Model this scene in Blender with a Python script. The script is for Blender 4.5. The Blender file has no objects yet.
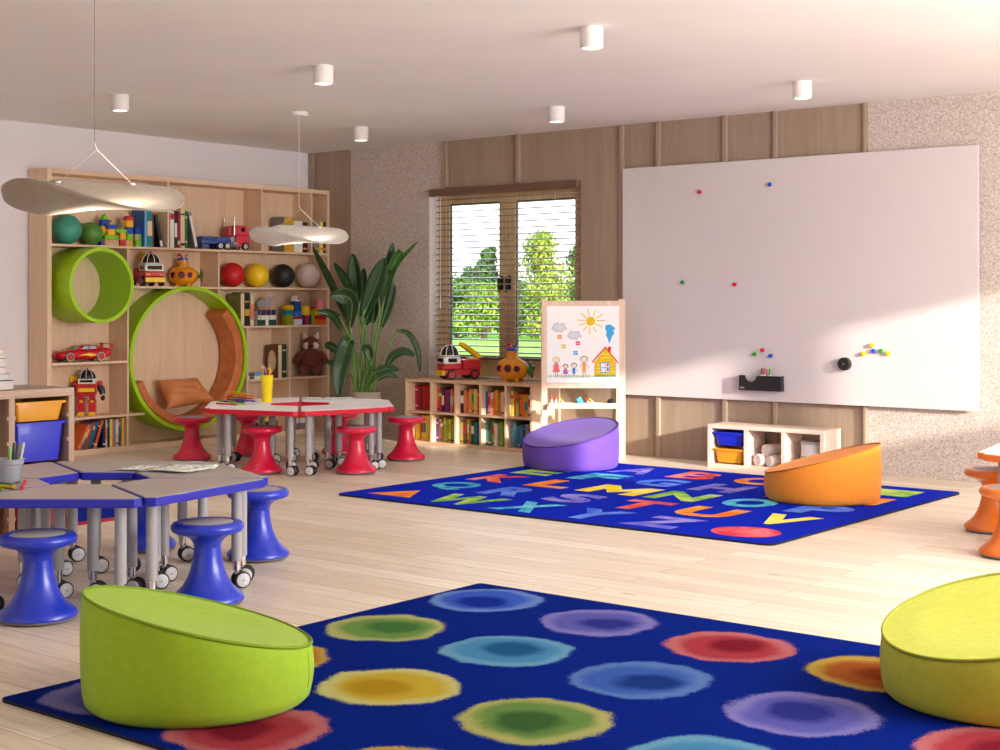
import bpy, bmesh, math, random
from mathutils import Vector, Matrix
random.seed(7)
C = bpy.context.scene.collection
PI = math.pi
R_ = math.radians

# ---------------------------------------------------------------- room survey
# origin = back left corner of the room at floor level, X along the back wall, Y into the back wall, Z up
FL, YAW, HY, EYE = 1450.0, R_(38.6), 301.0, 1.30
CAM = Vector((10.635, -10.248, EYE))
FWD = Vector((-math.sin(YAW), math.cos(YAW), 0)); RGT = Vector((math.cos(YAW), math.sin(YAW), 0))
def ray(px, py): return FWD + RGT*((px-500)/FL) + Vector((0, 0, (HY-py)/FL))
def fl(px, py, z=0.0):
    d = ray(px, py); return CAM + d*((z-EYE)/d.z)
def bk(px, py, y=0.0):
    d = ray(px, py); return CAM + d*((y-CAM.y)/d.y)
def lf(px, py, x=0.0):
    d = ray(px, py); return CAM + d*((x-CAM.x)/d.x)
def at(px, py, depth): return CAM + ray(px, py)*depth
def cen(px, py, r):          # centre of a round base whose nearest floor point is seen at px,py
    n = fl(px, py); d = n-CAM; d.z = 0; d.normalize(); return n + d*r
H = 2.79

# ---------------------------------------------------------------- materials
def lin(c):
    return tuple(((v/255)/12.92 if v/255 <= .04045 else ((v/255+.055)/1.055)**2.4) for v in c) + (1,)
MATS = {}
def mat(name, col, rough=.5, metal=0, var=0, vscale=8, bump=0, bscale=200, coat=0, emit=None, estr=0, spec=.5, sheen=0, stretch=(1,1,1), trans=0):
    if name in MATS: return MATS[name]
    m = bpy.data.materials.new(name); m.use_nodes = True; MATS[name] = m
    nt = m.node_tree; b = nt.nodes['Principled BSDF']
    b.inputs['Base Color'].default_value = lin(col); b.inputs['Roughness'].default_value = rough
    b.inputs['Metallic'].default_value = metal; b.inputs['Specular IOR Level'].default_value = spec
    if coat: b.inputs['Coat Weight'].default_value = coat
    if sheen: b.inputs['Sheen Weight'].default_value = sheen
    if trans: b.inputs['Transmission Weight'].default_value = trans
    if emit: b.inputs['Emission Color'].default_value = lin(emit); b.inputs['Emission Strength'].default_value = estr
    if var or bump:
        tc = nt.nodes.new('ShaderNodeTexCoord'); mp = nt.nodes.new('ShaderNodeMapping')
        mp.inputs['Scale'].default_value = stretch
        nt.links.new(tc.outputs['Object'], mp.inputs['Vector'])
    if var:
        n = nt.nodes.new('ShaderNodeTexNoise'); n.inputs['Scale'].default_value = vscale; n.inputs['Detail'].default_value = 5
        nt.links.new(mp.outputs[0], n.inputs['Vector'])
        r = nt.nodes.new('ShaderNodeValToRGB'); r.color_ramp.elements[0].position = .3; r.color_ramp.elements[1].position = .7
        l = lin(col); r.color_ramp.elements[0].color = tuple(max(0, v*(1-var)) for v in l[:3])+(1,)
        r.color_ramp.elements[1].color = tuple(min(1, v*(1+var)) for v in l[:3])+(1,)
        nt.links.new(n.outputs['Fac'], r.inputs['Fac']); nt.links.new(r.outputs['Color'], b.inputs['Base Color'])
    if bump:
        n2 = nt.nodes.new('ShaderNodeTexNoise'); n2.inputs['Scale'].default_value = bscale; n2.inputs['Detail'].default_value = 3
        nt.links.new(tc.outputs['Object'], n2.inputs['Vector'])
        bp = nt.nodes.new('ShaderNodeBump'); bp.inputs['Strength'].default_value = bump; bp.inputs['Distance'].default_value = .003
        nt.links.new(n2.outputs['Fac'], bp.inputs['Height']); nt.links.new(bp.outputs[0], b.inputs['Normal'])
    return m
def wood(name, light, dark, axis='Z', rough=.45, fine=60, mid=.5):
    st = {'X': (.06, 1, 1), 'Y': (1, .06, 1), 'Z': (1, 1, .06)}[axis]
    m = bpy.data.materials.new(name); m.use_nodes = True; MATS[name] = m
    nt = m.node_tree; b = nt.nodes['Principled BSDF']; N = nt.nodes.new; L = nt.links.new
    tc = N('ShaderNodeTexCoord'); mp = N('ShaderNodeMapping'); mp.inputs['Scale'].default_value = st
    L(tc.outputs['Object'], mp.inputs['Vector'])
    n = N('ShaderNodeTexNoise'); n.inputs['Scale'].default_value = fine; n.inputs['Detail'].default_value = 6; n.inputs['Roughness'].default_value = .6
    n2 = N('ShaderNodeTexNoise'); n2.inputs['Scale'].default_value = fine/8; n2.inputs['Detail'].default_value = 3; n2.inputs['Distortion'].default_value = 1.2
    L(mp.outputs[0], n.inputs['Vector']); L(mp.outputs[0], n2.inputs['Vector'])
    ad = N('ShaderNodeMath'); ad.operation = 'ADD'; L(n.outputs['Fac'], ad.inputs[0]); L(n2.outputs['Fac'], ad.inputs[1])
    r = N('ShaderNodeMapRange'); r.inputs[1].default_value = .75; r.inputs[2].default_value = 1.25; L(ad.outputs[0], r.inputs[0])
    mx = N('ShaderNodeMix'); mx.data_type = 'RGBA'; mx.inputs[6].default_value = lin(dark); mx.inputs[7].default_value = lin(light)
    L(r.outputs[0], mx.inputs[0]); L(mx.outputs[2], b.inputs['Base Color'])
    b.inputs['Roughness'].default_value = rough; b.inputs['Specular IOR Level'].default_value = .35
    return m

# ---------------------------------------------------------------- mesh builder
class MB:
    def __init__(s): s.bm = bmesh.new()
    def add(s, vs, fs, mi=0, M=None):
        v = [s.bm.verts.new(M @ Vector(p) if M else p) for p in vs]; out = []
        for i, f in enumerate(fs):
            try:
                q = s.bm.faces.new([v[k] for k in f]); q.material_index = mi[i] if isinstance(mi, (list, tuple)) else mi; out.append(q)
            except ValueError: pass
        return out
    def box(s, x0, x1, y0, y1, z0, z1, mi=0, M=None):
        vs = [(x, y, z) for z in (z0, z1) for y in (y0, y1) for x in (x0, x1)]
        s.add(vs, [(0,2,3,1), (4,5,7,6), (0,1,5,4), (2,6,7,3), (0,4,6,2), (1,3,7,5)], mi, M); return s
    def lathe(s, prof, n=32, mi=0, M=None):   # prof [(r,z)] ; closed at r=0 automatically
        vs = []; idx = []
        for r, z in prof:
            if r <= 1e-6: idx.append([len(vs)]); vs.append((0, 0, z))
            else:
                idx.append(list(range(len(vs), len(vs)+n)))
                vs += [(r*math.cos(2*PI*k/n), r*math.sin(2*PI*k/n), z) for k in range(n)]
        fs = []; ms = []
        for j in range(len(prof)-1):
            a, b = idx[j], idx[j+1]; mm = mi[j] if isinstance(mi, (list, tuple)) else mi
            for k in range(n):
                k2 = (k+1) % n
                if len(a) == 1 and len(b) == 1: continue
                if len(a) == 1: fs.append((a[0], b[k2], b[k])); ms.append(mm)
                elif len(b) == 1: fs.append((a[k], a[k2], b[0])); ms.append(mm)
                else: fs.append((a[k], a[k2], b[k2], b[k])); ms.append(mm)
        s.add(vs, fs, ms, M); return s
    def cyl(s, p0, p1, r0, r1=None, n=16, mi=0):
        p0 = Vector(p0); p1 = Vector(p1); r1 = r0 if r1 is None else r1
        d = p1-p0; M = Matrix.Translation(p0) @ d.to_track_quat('Z', 'Y').to_matrix().to_4x4()
        s.lathe([(0, 0), (r0, 0), (r1, d.length), (0, d.length)], n, mi, M); return s
    def ball(s, c, r, mi=0, n=20, M=None):
        r = (r, r, r) if isinstance(r, (int, float)) else r
        prof = [(math.sin(PI*k/(n//2)), -math.cos(PI*k/(n//2))) for k in range(n//2+1)]
        prof[0] = (0, -1); prof[-1] = (0, 1)
        T = Matrix.Translation(c) @ Matrix.Diagonal((*r, 1)); s.lathe(prof, n, mi, (M @ T) if M else T); return s
    def tube(s, pts, r, n=8, mi=0, caps=True, closed=False):
        pts = [Vector(p) for p in pts]; m = len(pts); vs = []; up = Vector((0, 0, 1))
        prev = None
        for i, p in enumerate(pts):
            if closed: t = pts[(i+1) % m]-pts[i-1]
            else: t = pts[min(i+1, m-1)]-pts[max(i-1, 0)]
            t.normalize()
            if prev is None:
                a = t.orthogonal().normalized() if abs(t.z) > .95 else t.cross(up).normalized()
            else:
                a = prev - t*prev.dot(t)
                a = a.normalized() if a.length > 1e-6 else t.orthogonal().normalized()
            prev = a; b = t.cross(a); rr = r[i] if isinstance(r, (list, tuple)) else r
            vs += [p + (a*math.cos(2*PI*k/n)+b*math.sin(2*PI*k/n))*rr for k in range(n)]
        fs = []
        for i in range(m if closed else m-1):
            o = i*n; o2 = ((i+1) % m)*n
            fs += [(o+k, o+(k+1) % n, o2+(k+1) % n, o2+k) for k in range(n)]
        if caps and not closed: fs += [tuple(range(n))[::-1], tuple(range((m-1)*n, m*n))]
        s.add(vs, fs, mi); return s
    def prism(s, poly, z0, z1, mt=0, ms=0, M=None, mb=None):
        n = len(poly); vs = [(x, y, z0) for x, y in poly]+[(x, y, z1) for x, y in poly]
        fs = [tuple(range(n))[::-1], tuple(range(n, 2*n))]+[(k, (k+1) % n, n+(k+1) % n, n+k) for k in range(n)]
        s.add(vs, fs, [mt if mb is None else mb, mt]+[ms]*n, M); return s
    def grid(s, rows, mi=0, wrap=False):
        n = len(rows[0]); vs = [p for r in rows for p in r]; fs = []
        for j in range(len(rows)-1):
            for k in range(n if wrap else n-1):
                fs.append((j*n+k, j*n+(k+1) % n, (j+1)*n+(k+1) % n, (j+1)*n+k))
        s.add(vs, fs, mi); return s
    def build(s, name, mats, parent=None, smooth=True, bevel=0, seg=2, loc=None, rot=None, solid=0, remesh=0, sub=0, ang=38):
        bm = s.bm; bmesh.ops.recalc_face_normals(bm, faces=bm.faces)
        me = bpy.data.meshes.new(name)
        if smooth and not bevel:
            for f in bm.faces: f.smooth = True
            for e in bm.edges:
                if len(e.link_faces) == 2 and e.calc_face_angle(0) > R_(ang): e.smooth = False
        bm.to_mesh(me); bm.free()
        for m in (mats if isinstance(mats, (list, tuple)) else [mats]): me.materials.append(m)
        o = bpy.data.objects.new(name, me); C.objects.link(o)
        if parent: o.parent = parent
        if loc is not None: o.location = loc
        if rot is not None: o.rotation_euler = rot
        if remesh:
            q = o.modifiers.new('join', 'REMESH'); q.mode = 'VOXEL'; q.voxel_size = remesh; q.use_smooth_shade = True
            q = o.modifiers.new('soft', 'SMOOTH'); q.factor = .5; q.iterations = 4
        if solid:
            q = o.modifiers.new('thick', 'SOLIDIFY'); q.thickness = solid; q.offset = 0
        if sub:
            q = o.modifiers.new('sub', 'SUBSURF'); q.levels = sub; q.render_levels = sub
        if bevel:
            q = o.modifiers.new('bev', 'BEVEL'); q.width = bevel; q.segments = seg; q.limit_method = 'ANGLE'; q.angle_limit = R_(40)
        return o
def tag(o, label, cat, group=None, kind=None):
    o['label'] = label; o['category'] = cat
    if group: o['group'] = group
    if kind: o['kind'] = kind
    return o
def thing(name, label, cat, loc=(0, 0, 0), rz=0, group=None):
    o = bpy.data.objects.new(name, None); C.objects.link(o); o.location = loc; o.rotation_euler = (0, 0, rz)
    o.empty_display_size = .05
    return tag(o, label, cat, group)
def struct(o): o['kind'] = 'structure'; return o
def dup(root, loc, rz, label, group=None):
    kids = {}
    for o in list(C.objects):
        if o.parent: kids.setdefault(o.parent.name, []).append(o)
    def cp(o, par):
        c = o.copy(); C.objects.link(c)
        if par: c.parent = par
        for ch in kids.get(o.name, []): cp(ch, c)
        return c
    r = cp(root, None); r.location = loc; r.rotation_euler = (0, 0, rz); r['label'] = label
    if group: r['group'] = group
    return r
ORD = ['first', 'second', 'third', 'fourth', 'fifth', 'sixth', 'seventh', 'eighth', 'ninth', 'tenth', 'eleventh', 'twelfth']
def rounded(x0, x1, y0, y1, r, n=6):
    out = []
    for cx, cy, a in ((x1-r, y1-r, 0), (x0+r, y1-r, 90), (x0+r, y0+r, 180), (x1-r, y0+r, 270)):
        out += [(cx+r*math.cos(R_(a+90*k/n)), cy+r*math.sin(R_(a+90*k/n))) for k in range(n+1)]
    return out
def resample(poly, step):
    out = []
    for i, p in enumerate(poly):
        q = poly[(i+1) % len(poly)]; d = math.hypot(q[0]-p[0], q[1]-p[1]); k = max(1, int(d/step))
        out += [(p[0]+(q[0]-p[0])*j/k, p[1]+(q[1]-p[1])*j/k) for j in range(k)]
    return out
def spline(pts, n=6):
    P = [Vector(p) for p in pts]; P = [P[0]*2-P[1]]+P+[P[-1]*2-P[-2]]; out = []
    for i in range(1, len(P)-2):
        a, b, c, d = P[i-1:i+3]
        for k in range(n):
            t = k/n; out.append(.5*((2*b)+(c-a)*t+(2*a-5*b+4*c-d)*t*t+(3*b-a-3*c+d)*t**3))
    out.append(P[-2]); return out
# ---------------------------------------------------------------- shared materials
W_LIGHT = wood('oak_upright', (232, 202, 170), (218, 186, 154), 'Z')
W_SHELF = wood('oak_across', (234, 204, 174), (214, 180, 148), 'Y')
W_ROW = wood('oak_along', (226, 194, 164), (202, 164, 132), 'X')
W_PALE = wood('pale_pine', (236, 216, 202), (222, 198, 182), 'X')
W_CAB = wood('weathered_oak', (190, 163, 143), (160, 132, 112), 'Y')
W_CABZ = wood('weathered_oak_upright', (190, 163, 143), (160, 132, 112), 'Z')
W_EASEL = wood('beech', (232, 204, 182), (214, 180, 154), 'Z')
W_PANEL = wood('wall_veneer', (168, 147, 128), (152, 131, 112), 'Z', .5, 40)
W_BLIND = wood('walnut_slat', (122, 92, 74), (98, 70, 54), 'X', .4, 50)
W_SLAT = wood('skylit_walnut_slat', (176, 156, 144), (152, 132, 120), 'X', .22, 50)  # blind walnut with the sky light on the slat tops lightened into its colour
W_SLAT.node_tree.nodes['Principled BSDF'].inputs['Specular IOR Level'].default_value = .8
W_FRAME = wood('window_oak', (226, 196, 154), (204, 172, 128), 'Z', .45)
M_WHITE = mat('white_paint', (232, 226, 224), .7, var=.02, vscale=3)
M_WALL = mat('wall_paint', (226, 219, 222), .8, var=.02, vscale=2)
M_CEIL = mat('ceiling_paint', (238, 234, 231), .8, var=.025, vscale=1.2)
M_BOARD = mat('glossy_white_steel', (214, 205, 205), .3, var=.01)
M_BLACK = mat('black_plastic', (28, 27, 29), .45, var=.05)
M_RUBBER = mat('dark_rubber', (40, 40, 43), .7, var=.05)
M_GREYRUB = mat('grey_rubber', (120, 112, 116), .7, var=.05)
M_CHROME = mat('chrome', (225, 222, 220), .12, 1, var=.02)
M_LEG = mat('grey_enamel', (168, 166, 168), .35, var=.02)
M_HUB = mat('pale_grey_plastic', (205, 204, 206), .4, var=.02)
M_PAPER = mat('paper', (245, 243, 240), .8, var=.02)
M_PAGES = mat('book_pages', (206, 198, 192), .85, var=.08, vscale=60, stretch=(1, 1, 8))
PLA = {}
def plastic(name, col, rough=.32): return mat(name+'_plastic', col, rough, var=.03, vscale=5, coat=.15)
def paint(name, col, rough=.5): return mat(name+'_paint', col, rough, var=.04, vscale=20)

# ---------------------------------------------------------------- floor, walls, ceiling
def floor_mat():
    m = bpy.data.materials.new('oak_planks'); m.use_nodes = True; nt = m.node_tree; b = nt.nodes['Principled BSDF']; N = nt.nodes.new; L = nt.links.new
    tc = N('ShaderNodeTexCoord')
    br = N('ShaderNodeTexBrick'); br.inputs['Scale'].default_value = 1; br.inputs['Brick Width'].default_value = 1.9; br.inputs['Row Height'].default_value = .155
    br.inputs['Mortar Size'].default_value = .0016; br.inputs['Mortar Smooth'].default_value = .2; br.offset = .37; br.inputs['Bias'].default_value = 0
    br.inputs['Color1'].default_value = (0, 0, 0, 1); br.inputs['Color2'].default_value = (1, 1, 1, 1); br.inputs['Mortar'].default_value = (.5, .5, .5, 1)
    L(tc.outputs['Object'], br.inputs['Vector'])
    cr = N('ShaderNodeValToRGB'); e = cr.color_ramp.elements
    e[0].color = lin((226, 208, 185)); e[1].color = lin((242, 228, 209))
    L(br.outputs['Color'], cr.inputs['Fac'])
    off = N('ShaderNodeVectorMath'); off.operation = 'MULTIPLY_ADD'; off.inputs[1].default_value = (3, 7, 5)   # shift the grain plank by plank
    L(br.outputs['Color'], off.inputs[0]); L(tc.outputs['Object'], off.inputs[2])
    mp = N('ShaderNodeMapping'); mp.inputs['Scale'].default_value = (1.2, 22, 1); L(off.outputs[0], mp.inputs['Vector'])
    n = N('ShaderNodeTexNoise'); n.inputs['Scale'].default_value = 2.2; n.inputs['Detail'].default_value = 7; n.inputs['Distortion'].default_value = .6; L(mp.outputs[0], n.inputs['Vector'])
    gr = N('ShaderNodeMapRange'); gr.inputs[1].default_value = .35; gr.inputs[2].default_value = .7; gr.inputs[3].default_value = .82; gr.inputs[4].default_value = 1.04; L(n.outputs['Fac'], gr.inputs[0])
    mu = N('ShaderNodeMix'); mu.data_type = 'RGBA'; mu.blend_type = 'MULTIPLY'; mu.inputs[0].default_value = 1
    L(cr.outputs['Color'], mu.inputs[6]); L(gr.outputs[0], mu.inputs[7])
    mp2 = N('ShaderNodeMapping'); mp2.inputs['Scale'].default_value = (1.1, 3.2, 1); L(off.outputs[0], mp2.inputs['Vector'])
    vo = N('ShaderNodeTexVoronoi'); vo.inputs['Scale'].default_value = 1.6; L(mp2.outputs[0], vo.inputs['Vector'])
    kn = N('ShaderNodeMapRange'); kn.inputs[1].default_value = .03; kn.inputs[2].default_value = .09; kn.inputs[3].default_value = .55; kn.inputs[4].default_value = 0; L(vo.outputs['Distance'], kn.inputs[0])
    mk = N('ShaderNodeMix'); mk.data_type = 'RGBA'; mk.inputs[7].default_value = lin((120, 88, 62)); L(kn.outputs[0], mk.inputs[0]); L(mu.outputs[2], mk.inputs[6])
    mj = N('ShaderNodeMix'); mj.data_type = 'RGBA'; mj.inputs[7].default_value = lin((150, 122, 98)); L(br.outputs['Fac'], mj.inputs[0]); L(mk.outputs[2], mj.inputs[6])
    L(mj.outputs[2], b.inputs['Base Color']); b.inputs['Roughness'].default_value = .42; b.inputs['Specular IOR Level'].default_value = .35
    return m
def stucco_mat():
    m = bpy.data.materials.new('textured_plaster'); m.use_nodes = True; nt = m.node_tree; b = nt.nodes['Principled BSDF']; N = nt.nodes.new; L = nt.links.new
    tc = N('ShaderNodeTexCoord'); n = N('ShaderNodeTexNoise'); n.inputs['Scale'].default_value = 78; n.inputs['Detail'].default_value = 2; n.inputs['Distortion'].default_value = 1.5
    L(tc.outputs['Object'], n.inputs['Vector'])
    r = N('ShaderNodeValToRGB'); r.color_ramp.elements[0].position = .36; r.color_ramp.elements[1].position = .6
    r.color_ramp.elements[0].color = lin((166, 150, 140)); r.color_ramp.elements[1].color = lin((216, 204, 195))
    L(n.outputs['Fac'], r.inputs['Fac']); L(r.outputs['Color'], b.inputs['Base Color'])
    bp = N('ShaderNodeBump'); bp.inputs['Strength'].default_value = .5; bp.inputs['Distance'].default_value = .006; L(n.outputs['Fac'], bp.inputs['Height']); L(bp.outputs[0], b.inputs['Normal'])
    b.inputs['Roughness'].default_value = .85; return m
M_FLOOR, M_STUC = floor_mat(), stucco_mat()
XR, YF = 11.6, -12.2           # right wall and wall behind the camera
m = MB(); m.box(-.3, XR+.3, YF-.3, .3, -.15, 0); struct(m.build('floor', M_FLOOR))
m = MB(); m.box(-.3, XR+.3, YF-.3, .3, H, H+.2); struct(m.build('ceiling', M_CEIL))
m = MB(); m.box(-.3, 0, YF-.3, .3, 0, H); struct(m.build('wall_left', M_WALL))
# back wall: plaster / veneer bands with the window opening
WX0, WX1, WZ0, WZ1 = 1.60, 3.35, .60, 2.33
m = MB(); TH = .28
for x0, x1, k in ((0, .576, 1), (.576, WX0, 0), (WX1, 5.995, 1), (5.995, XR+.3, 0)): m.box(x0, x1, 0, TH, 0, H, k)
for x0, x1, k in ((WX0, 1.80, 0), (1.80, WX1, 1)):
    m.box(x0, x1, 0, TH, 0, WZ0, k); m.box(x0, x1, 0, TH, WZ1, H, k)
struct(m.build('wall_back', [M_STUC, W_PANEL], smooth=False))
m = MB()                                                     # white plaster lining of the window recess
m.box(WX0, WX0+.008, .001, TH, WZ0, WZ1); m.box(WX1-.008, WX1, .012, TH, WZ0, WZ1); m.box(WX0, WX1, .012, TH, WZ1-.008, WZ1); m.box(WX0, WX1, .012, TH, WZ0, WZ0+.008)
struct(m.build('trim_9', M_WHITE, smooth=False))
for i, (x0, x1, z0, z1) in enumerate(((.012, .07, 2.403, H), (1.80, 1.841, WZ1+.03, H), (2.655, 2.70, WZ1+.03, H), (3.767, 3.807, 0, H), (4.131, 4.17, 0, H), (4.761, 4.803, 0, H), (5.213, 5.248, 0, H), (5.967, 5.995, 0, H))):
    m = MB(); m.box(x0, x1, -.032, .0, z0, z1-.001); struct(m.build('trim_%d' % (i+1), W_PANEL, bevel=.006))
# right wall with two high windows that let the low sun in, closed wall behind the camera
CLX = ((-2.03, -1.10), (-3.80, -2.27)); CZ0, CZ1 = 1.50, 2.46
m = MB()
ys = [YF-.3, CLX[1][0], CLX[1][1], CLX[0][0], CLX[0][1], .3]
for a, b_ in ((ys[0], ys[1]), (ys[2], ys[3]), (ys[4], ys[5])): m.box(XR, XR+.12, a, b_, 0, H)
for a, b_ in ((ys[1], ys[2]), (ys[3], ys[4])): m.box(XR, XR+.12, a, b_, 0, CZ0); m.box(XR, XR+.12, a, b_, CZ1, H)
struct(m.build('wall_right', M_WALL, smooth=False))
m = MB(); m.box(-.3, XR+.3, YF-.3, YF, 0, H); struct(m.build('wall_front', M_WALL))

# ---------------------------------------------------------------- window in the back wall
wx = [WX0+.009, 1.735, 1.80, 2.325, 2.47, 2.52, 2.57, 3.22, WX1-.009]
M_GLASS = bpy.data.materials.new('window_glass'); M_GLASS.use_nodes = True
nt = M_GLASS.node_tree; nt.nodes.remove(nt.nodes['Principled BSDF'])
tr = nt.nodes.new('ShaderNodeBsdfTransparent'); gl = nt.nodes.new('ShaderNodeBsdfGlossy'); gl.inputs['Roughness'].default_value = .02
fr = nt.nodes.new('ShaderNodeFresnel'); fr.inputs['IOR'].default_value = 1.25; mi_ = nt.nodes.new('ShaderNodeMixShader')
nt.links.new(fr.outputs[0], mi_.inputs[0]); nt.links.new(tr.outputs[0], mi_.inputs[1]); nt.links.new(gl.outputs[0], mi_.inputs[2]); nt.links.new(mi_.outputs[0], nt.nodes['Material Output'].inputs['Surface'])
win = bpy.data.objects.new('window_1', None); C.objects.link(win); struct(win)
m = MB(); yy0, yy1 = .13, .20
m.box(WX0+.009, 1.675, yy0, yy1, WZ0+.009, WZ1-.009); m.box(3.285, WX1-.009, yy0, yy1, WZ0+.009, WZ1-.009)
m.box(1.675, 3.285, yy0, yy1, WZ1-.06, WZ1-.009); m.box(1.675, 3.285, yy0, yy1, WZ0+.009, WZ0+.14)
m.build('window_frame', W_FRAME, win, bevel=.006)
for x0, x1, tl in ((1.675, 2.432, .078), (2.438, 3.285, .105)):
    m = MB(); q0, q1 = .11, .165; t = .078; z0, z1 = WZ0+.10, WZ1-.05
    m.box(x0, x0+tl, q0, q1, z0, z1); m.box(x1-t, x1, q0, q1, z0, z1); m.box(x0+tl, x1-t, q0, q1, z1-.07, z1); m.box(x0+tl, x1-t, q0, q1, z0, z0+.09)
    f = m.build('sash', W_FRAME, win, bevel=.005)
    m = MB(); k = .008                                          # dark gasket round the pane
    a0, a1, b0, b1 = x0+tl, x1-t, z0+.09, z1-.07
    m.box(a0, a0+k, .125, .15, b0, b1); m.box(a1-k, a1, .125, .15, b0, b1); m.box(a0+k, a1-k, .125, .15, b0, b0+k); m.box(a0+k, a1-k, .125, .15, b1-k, b1)
    m.build('gasket', M_BLACK, f, smooth=False)
    m = MB(); m.box(a0+k, a1-k, .135, .139, b0+k, b1-k); m.build('pane', M_GLASS, f, smooth=False)
for hx in (2.39, 2.48):
    m = MB(); m.box(hx-.018, hx+.018, .098, .11, 1.40, 1.53); m.box(hx-.012, hx+.012, .062, .098, 1.495, 1.515); m.box(hx-.012, hx+.012, .055, .07, 1.38, 1.515)
    m.build('handle', M_BLACK, win, bevel=.003)

# ---------------------------------------------------------------- venetian blind
bl = thing('venetian_blind', 'brown wooden venetian blind hanging half open in the window recess', 'blind', (0, 0, WZ1))
m = MB(); m.box(1.655, 3.345, -.066, -.048, -.055, .012); m.box(1.655, 1.673, -.048, -.001, -.055, .012); m.box(3.327, 3.345, -.048, -.001, -.055, .012); m.box(1.673, 3.327, -.048, -.001, 0, .012)
m.build('valance', W_BLIND, bl, bevel=.002)
m = MB(); NS = 27
for i in range(NS):
    z = -.085 - i*.0565
    if z < -(WZ1-.80): break
    rows = []
    for k in range(5):
        u = -1+k/2; y = .045+u*.025; zz = z + .0022*(1-u*u) + u*.004
        rows.append([(1.672, y, zz), (3.322, y, zz)])
    m.grid(rows)
zb = z+.02
m.build('slats', W_SLAT, bl, solid=.006)
m = MB(); m.box(1.672, 3.322, .022, .068, zb-.03, zb-.008); m.build('bottom_rail', W_BLIND, bl, bevel=.003)
M_CORD = mat('pale_cord', (225, 220, 214), .7, var=.02)
for x in (1.80, 2.12, 2.64, 3.06):
    m = MB()
    for y in (.019, .071): m.tube([(x, y, -.01), (x, y, zb-.02)], .0016, 5)
    m.build('ladder_cord', M_CORD, bl)
m = MB(); m.tube([(1.745, -.002, -.06), (1.745, -.006, -1.02)], .003, 6); m.tube([(1.745, -.006, -1.02), (1.745, -.006, -1.10)], .006, 6)
m.build('wand', M_CORD, bl)

# ---------------------------------------------------------------- outside: lawn, hedge and trees
def leaf_mat(name, a, b):
    m = bpy.data.materials.new(name); m.use_nodes = True; nt = m.node_tree; p = nt.nodes['Principled BSDF']
    g = nt.nodes.new('ShaderNodeNewGeometry'); r = nt.nodes.new('ShaderNodeValToRGB'); r.color_ramp.elements[0].color = lin(a); r.color_ramp.elements[1].color = lin(b)
    nt.links.new(g.outputs['Random Per Island'], r.inputs['Fac']); nt.links.new(r.outputs['Color'], p.inputs['Base Color']); p.inputs['Roughness'].default_value = .6
    p.inputs['Subsurface Weight'].default_value = 0
    t = nt.nodes.new('ShaderNodeBsdfTranslucent'); nt.links.new(r.outputs['Color'], t.inputs['Color'])
    x = nt.nodes.new('ShaderNodeMixShader'); x.inputs[0].default_value = .35
    nt.links.new(p.outputs[0], x.inputs[1]); nt.links.new(t.outputs[0], x.inputs[2]); nt.links.new(x.outputs[0], nt.nodes['Material Output'].inputs['Surface'])
    return m
M_BARK = mat('bark', (84, 66, 50), .9, var=.2, vscale=12)
M_LAWN = mat('mown_grass', (138, 186, 30), .9, var=.2, vscale=1.5, bump=.6, bscale=30)
m = MB(); m.box(-70, 14, .6, 100, -.12, -.02); struct(m.build('lawn', M_LAWN))
def tree(name, label, px, depth, top_py, wid, a, b, n, base=.3, lsz=.17, seed=1, cone=0):
    rnd = random.Random(seed); p = at(px, 301, depth); hgt = 1.3+(HY-top_py)*depth/FL
    t = thing(name, label, 'tree' if base > .5 else 'bush', (p.x, p.y, -.02), 0, 'greenery outside the window')
    m = MB(); m.tube(spline([(0, 0, 0), (.05, .02, hgt*.3), (-.04, .03, hgt*.6), (0, 0, hgt*.9)], 4), [max(.012, .09*wid*(1-k/13)) for k in range(13)], 8)
    for k in range(7):
        q = rnd.random()*2*PI; z = hgt*(.3+.08*k); m.tube([(0, 0, z), (.3*wid*math.cos(q), .3*wid*math.sin(q), z+.25)], [.03*wid, .01], 6)
    m.build('trunk', M_BARK, t)
    m = MB(); lobes = []
    for k in range(16):
        z = base+(hgt-base)*rnd.uniform(.08, .92); f = (z-base)/(hgt-base)
        w = wid*((1-f)*.95+.12 if cone else (math.sin(PI*min(1, f*.82+.16))**.6)); q = rnd.random()*2*PI; rr = w*rnd.uniform(.1, .65)
        lobes.append((rr*math.cos(q), rr*math.sin(q), z, w*rnd.uniform(.3, .5)))
    for k in range(n):
        cx, cy, cz, r = rnd.choice(lobes); u = Vector((rnd.gauss(0, 1), rnd.gauss(0, 1), rnd.gauss(0, 1))).normalized()
        c = Vector((cx, cy, cz)) + u*r*rnd.uniform(.55, 1.08); c.z = max(.05, min(c.z, hgt))
        ax = (u+Vector((rnd.uniform(-.7, .7), rnd.uniform(-.7, .7), rnd.uniform(-.2, .9)))).normalized(); a1 = ax.orthogonal().normalized(); b1 = ax.cross(a1); an = rnd.random()*PI
        d1 = a1*math.cos(an)+b1*math.sin(an); d2 = ax.cross(d1); s_ = lsz*rnd.uniform(.6, 1.2)
        m.add([c-d1*s_*.6, c+d2*s_*.28, c+d1*s_*.6, c-d2*s_*.28], [(0, 1, 2, 3)])
    m.build('crown', leaf_mat(name+str(seed)+'_leaves', a, b), t, smooth=False)
G1, G2 = ((58, 96, 30), (128, 160, 52)), ((110, 140, 40), (206, 208, 88))
tree('conifer', 'dark conical tree behind the left pane of the window', 487, 58, 243, 1.9, (50, 86, 40), (118, 146, 70), 4200, .6, .2, 3, 1)
tree('leafy_tree', 'tall yellow green tree behind the right pane of the window', 544, 56, 228, 1.75, *G2, 5200, .7, .19, 4)
tree('leafy_tree', 'darker green tree right of the tall yellow green one outside', 578, 60, 246, 1.6, *G1, 3600, .7, .19, 5)
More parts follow.
